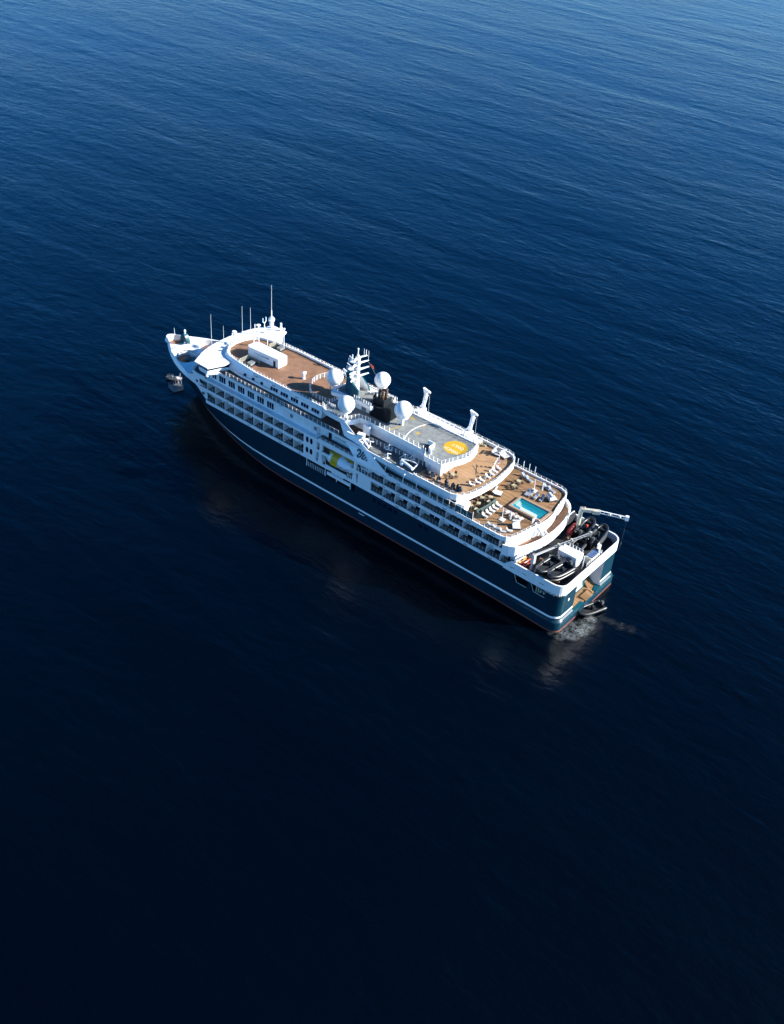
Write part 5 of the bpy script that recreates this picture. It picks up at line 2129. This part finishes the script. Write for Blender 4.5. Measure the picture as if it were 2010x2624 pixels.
# life rafts
def make_raft():
    r = empty('life_raft_canister')
    mb = MB()
    prof = [(.05, -.72), (.3, -.68), (.37, -.5), (.37, .5), (.3, .68), (.05, .72)]
    mb.lathe(prof, (0, 0, 0), 16)
    mb.sub(Matrix.Translation((0, 0, .55)) @ Matrix.Rotation(pi / 2, 4, 'Y'))
    mb.build('canister', 'white', r, smooth=True)
    mb = MB()
    for x in (-.3, .3):
        mb.lathe([(.385, -.03), (.385, .03)], (0, 0, x), 16)
    mb.sub(Matrix.Translation((0, 0, .55)) @ Matrix.Rotation(pi / 2, 4, 'Y'))
    mb.build('strap', 'dgrey', r)
    MB().box(-.5, .5, -.4, .4, 0, .2).build('cradle', 'steel', r)
    return r


rf = make_raft()
u = [False]
for i, (x, z) in enumerate(((52.4, F5), (52.2, F5 + .85), (50.9, F5), (50.3, F5 + .0))):
    place(rf, u, (x, 9.9 - (.9 if i == 3 else 0), z + .02), radians(8 * i), 'white life raft canister beside the lifeboat, %s' % ('lowest nearest the boat', 'stacked on another', 'at the rail nearer the stern', 'inner one behind the rail')[i], 'life raft', 'life raft canisters beside the lifeboat')

# lifeboat
lb = empty('lifeboat', (58.4, 10.15, 10.75))
lb.scale = (.93, 1.0, 1.0)
tag(lb, 'white and yellow enclosed lifeboat hanging under the side deck in its bay', 'lifeboat')
mb = MB()
rings = []
for x, w_, zk in ((-4.5, .15, 1.0), (-4.2, .8, .55), (-3.4, 1.25, .25), (-1.5, 1.5, .05), (1.5, 1.5, .05), (3.3, 1.25, .25), (4.2, .7, .6), (4.6, .1, 1.05)):
    rings.append([(x, w_ * (cos(pi * i / 8)), zk + (1.45 - zk) * (1 - sin(pi * i / 8) ** .8)) for i in range(9)])
mb.loft(rings, closed=True)
mb.build('hull', 'white', lb, smooth=True)
mb = MB()
rings = []
for x, w_, h_ in ((-4.4, .2, .25), (-3.8, .9, .8), (-2.6, 1.28, 1.25), (0, 1.4, 1.4), (2.0, 1.35, 1.35), (3.4, 1.1, .9), (4.3, .3, .3)):
    rings.append([(x, w_ * cos(pi * i / 8), 1.46 + h_ * max(0, sin(pi * i / 8)) ** .8) for i in range(9)])
mb.loft(rings, closed=True)
mb.build('canopy', 'white', lb, smooth=True)
mb = MB()
rings = []
for x in (.2, 2.2):
    rings.append([(x, 1.44 * cos(pi * i / 8), 1.48 + 1.43 * max(0, sin(pi * i / 8)) ** .8) for i in range(9)])
mb.loft(rings, closed=True)
mb.box(.2, 2.2, 1.35, 1.56, .7, 1.6)
mb.prism([(-3.6, -.8), (-3.6, .1), (2.0, .35), (3.8, .1), (3.8, -.5), (2.2, -.95)], 2.2, 2.78)
mb.build('yellow_hatch_band', 'boaty', lb)
mb = MB()
mb.obox((-2.6, .0, 2.95), (1.4, .9, .45))
mb.build('helm_cupola', 'boaty', lb, bevel=.1)
mb = MB()
mb.obox((-2.6, .25, 3.0), (1.0, .5, .2))
mb.build('window', 'glass', lb)
mb = MB()
for x in (-3.6, 3.6):
    mb.tube((x, .2, 2.2), (x, .2, 4.1), .06, n=5)
mb.build('fall_hook', 'steel', lb)
mb = MB()
for i in range(9):
    mb.box(-3.4 + i * .45, -3.15 + i * .45, 1.47 - abs(i - 5) * .015, 1.52 - abs(i - 5) * .015, .95 + .12 * ((i * 5) % 3), 1.1 + .12 * ((i * 5) % 3))
mb.build('registration_marks', 'logo', lb)

# ------------------------------------------------------------------ small craft at the bow
r = empty('work_boat', (125.6, -.6, 0), radians(32))
mb = MB()
mb.ptube(smooth_path([(-2.3, .7, .35), (0, .75, .35), (1.4, .6, .4), (2.2, 0, .5), (1.4, -.6, .4), (0, -.75, .35), (-2.3, -.7, .35)], 3), .3, 8)
mb.build('tube', 'dgrey', r, smooth=True)
MB().prism([(-2.2, -.6), (-2.2, .6), (1.4, .5), (1.9, 0), (1.4, -.5)], .1, .2).build('floor', 'gglass', r)
mb = MB()
mb.sphere((-1.1, .2, .7), .65, 14, (1.1, .8, .7))
mb.sphere((-1.9, -.1, .5), .5, 12, (.9, 1.1, .5))
mb.build('white_tarpaulin', 'cushw', r, smooth=True)
MB().obox((-1.6, .35, .6), (1.6, .2, .3), .5).build('red_strap', 'rcover', r)
mb = MB()
mb.rail([(.2, -.5, .2), (1.3, -.4, .2), (1.8, 0, .2), (1.3, .4, .2), (.2, .5, .2)], 1.2, .5, 2, .05)
mb.obox((.5, 0, .7), (.5, .5, .9))
mb.build('frame', 'steel', r)
r.scale = (.88, .88, .88)
tag(r, 'small work boat with a white covered load floating below the bow', 'boat')

r = empty('boarding_pontoon', (121.9, 2.0, 0), radians(-14))
mb = MB()
mb.box(-1.9, 1.7, -1.7, -1.45, -.1, .45)
mb.box(-1.9, 1.7, 1.3, 1.6, -.1, .45)
mb.box(-1.9, -1.6, -1.7, 1.6, -.1, .45)
mb.box(1.4, 1.7, -1.7, 1.6, -.1, .45)
mb.build('float_frame', 'steel', r)
mb = MB()
for i in range(8):
    mb.box(-1.6 + i * .4, -1.5 + i * .4, -1.5, 1.4, .25, .35)
mb.build('grating', 'steel', r)
mb = MB()
mb.rail([(-1.8, 1.4, .4), (-1.8, -1.6, .4), (1.6, -1.6, .4)], 1.2, .6, 3, .05)
mb.rail([(-1.8, 1.45, .4), (1.6, 1.45, .4), (1.6, -1.6, .4)], 1.2, .7, 2, .045)
mb.tube((1.6, -1.6, .4), (2.2, -2.8, 3.4), .07)
mb.tube((-1.0, -1.6, .4), (2.2, -2.8, 3.4), .07)
mb.build('railing', 'steel', r)
r.scale = (.85, .85, .85)
tag(r, 'grey metal railed boarding pontoon hanging at the waterline by the bow', 'pontoon')

# ------------------------------------------------------------------ foam
def foam(name, blobs, m_, x0, x1, y0, y1, step, z, lab):
    nx, ny = int((x1 - x0) / step), int((y1 - y0) / step)
    vs, cov = [], []
    for i in range(nx + 1):
        for j in range(ny + 1):
            x, y = x0 + i * step, y0 + j * step
            c = 0.0
            for (bx, by, br, s) in blobs:
                c = max(c, s * max(0.0, 1 - ((x - bx) ** 2 + (y - by) ** 2) / br ** 2))
            vs.append((x, y, z))
            cov.append(c)
    fs = []
    for i in range(nx):
        for j in range(ny):
            q = (i * (ny + 1) + j, (i + 1) * (ny + 1) + j, (i + 1) * (ny + 1) + j + 1, i * (ny + 1) + j + 1)
            if max(cov[k] for k in q) > 0:
                fs.append(q)
    me = bpy.data.meshes.new(name)
    me.from_pydata(vs, [], fs)
    at = me.attributes.new('cover', 'FLOAT', 'POINT')
    at.data.foreach_set('value', cov)
    me.materials.append(m_)
    o = bpy.data.objects.new(name, me)
    COL.objects.link(o)
    o['kind'] = 'stuff'
    o['label'] = lab
    o['category'] = 'foam'


fm = foam_mat('wash_foam', 1.1, .055, .38)
foam('sea_foam', [(1.2, 10.9, 1.8, .5), (-.4, 10.4, 2.2, .8), (-1.8, 9.0, 2.3, 1.0), (-2.3, 6.8, 2.3, 1.2), (-2.4, 4.6, 2.2, 1.3), (-2.3, 2.6, 1.6, 1.2), (-.6, 6.4, 1.8, 1.0), (-.3, 8.2, 1.8, .8)],
     fm, -7, 4, 0, 14, .3, .05, 'white churned foam on the water under the ship stern')
fm2 = foam_mat('thin_foam', 1.3, .04, .12)
foam('sea_foam', [(-4.4, .6, 1.4, .6), (-6.0, .3, 1.5, .8), (-7.6, 0, 1.8, 1), (-9.5, -.6, 1.8, .7), (-12, -1.0, 1.8, .4)], fm2, -16, -2, -4, 4, .3, .05, 'thin foam trail drifting off behind the stern')
fm3 = foam_mat('faint_foam', 1.4, .05, .022, (.2, .5, .6))
foam('sea_foam', [(125, 5.2, 2.0, .8), (122.5, 6.2, 2.2, .7), (118.5, 5.0, 2.2, .6)], fm3, 114, 129, 1, 10, .4, .05, 'faint ripple of foam round the small craft at the bow')
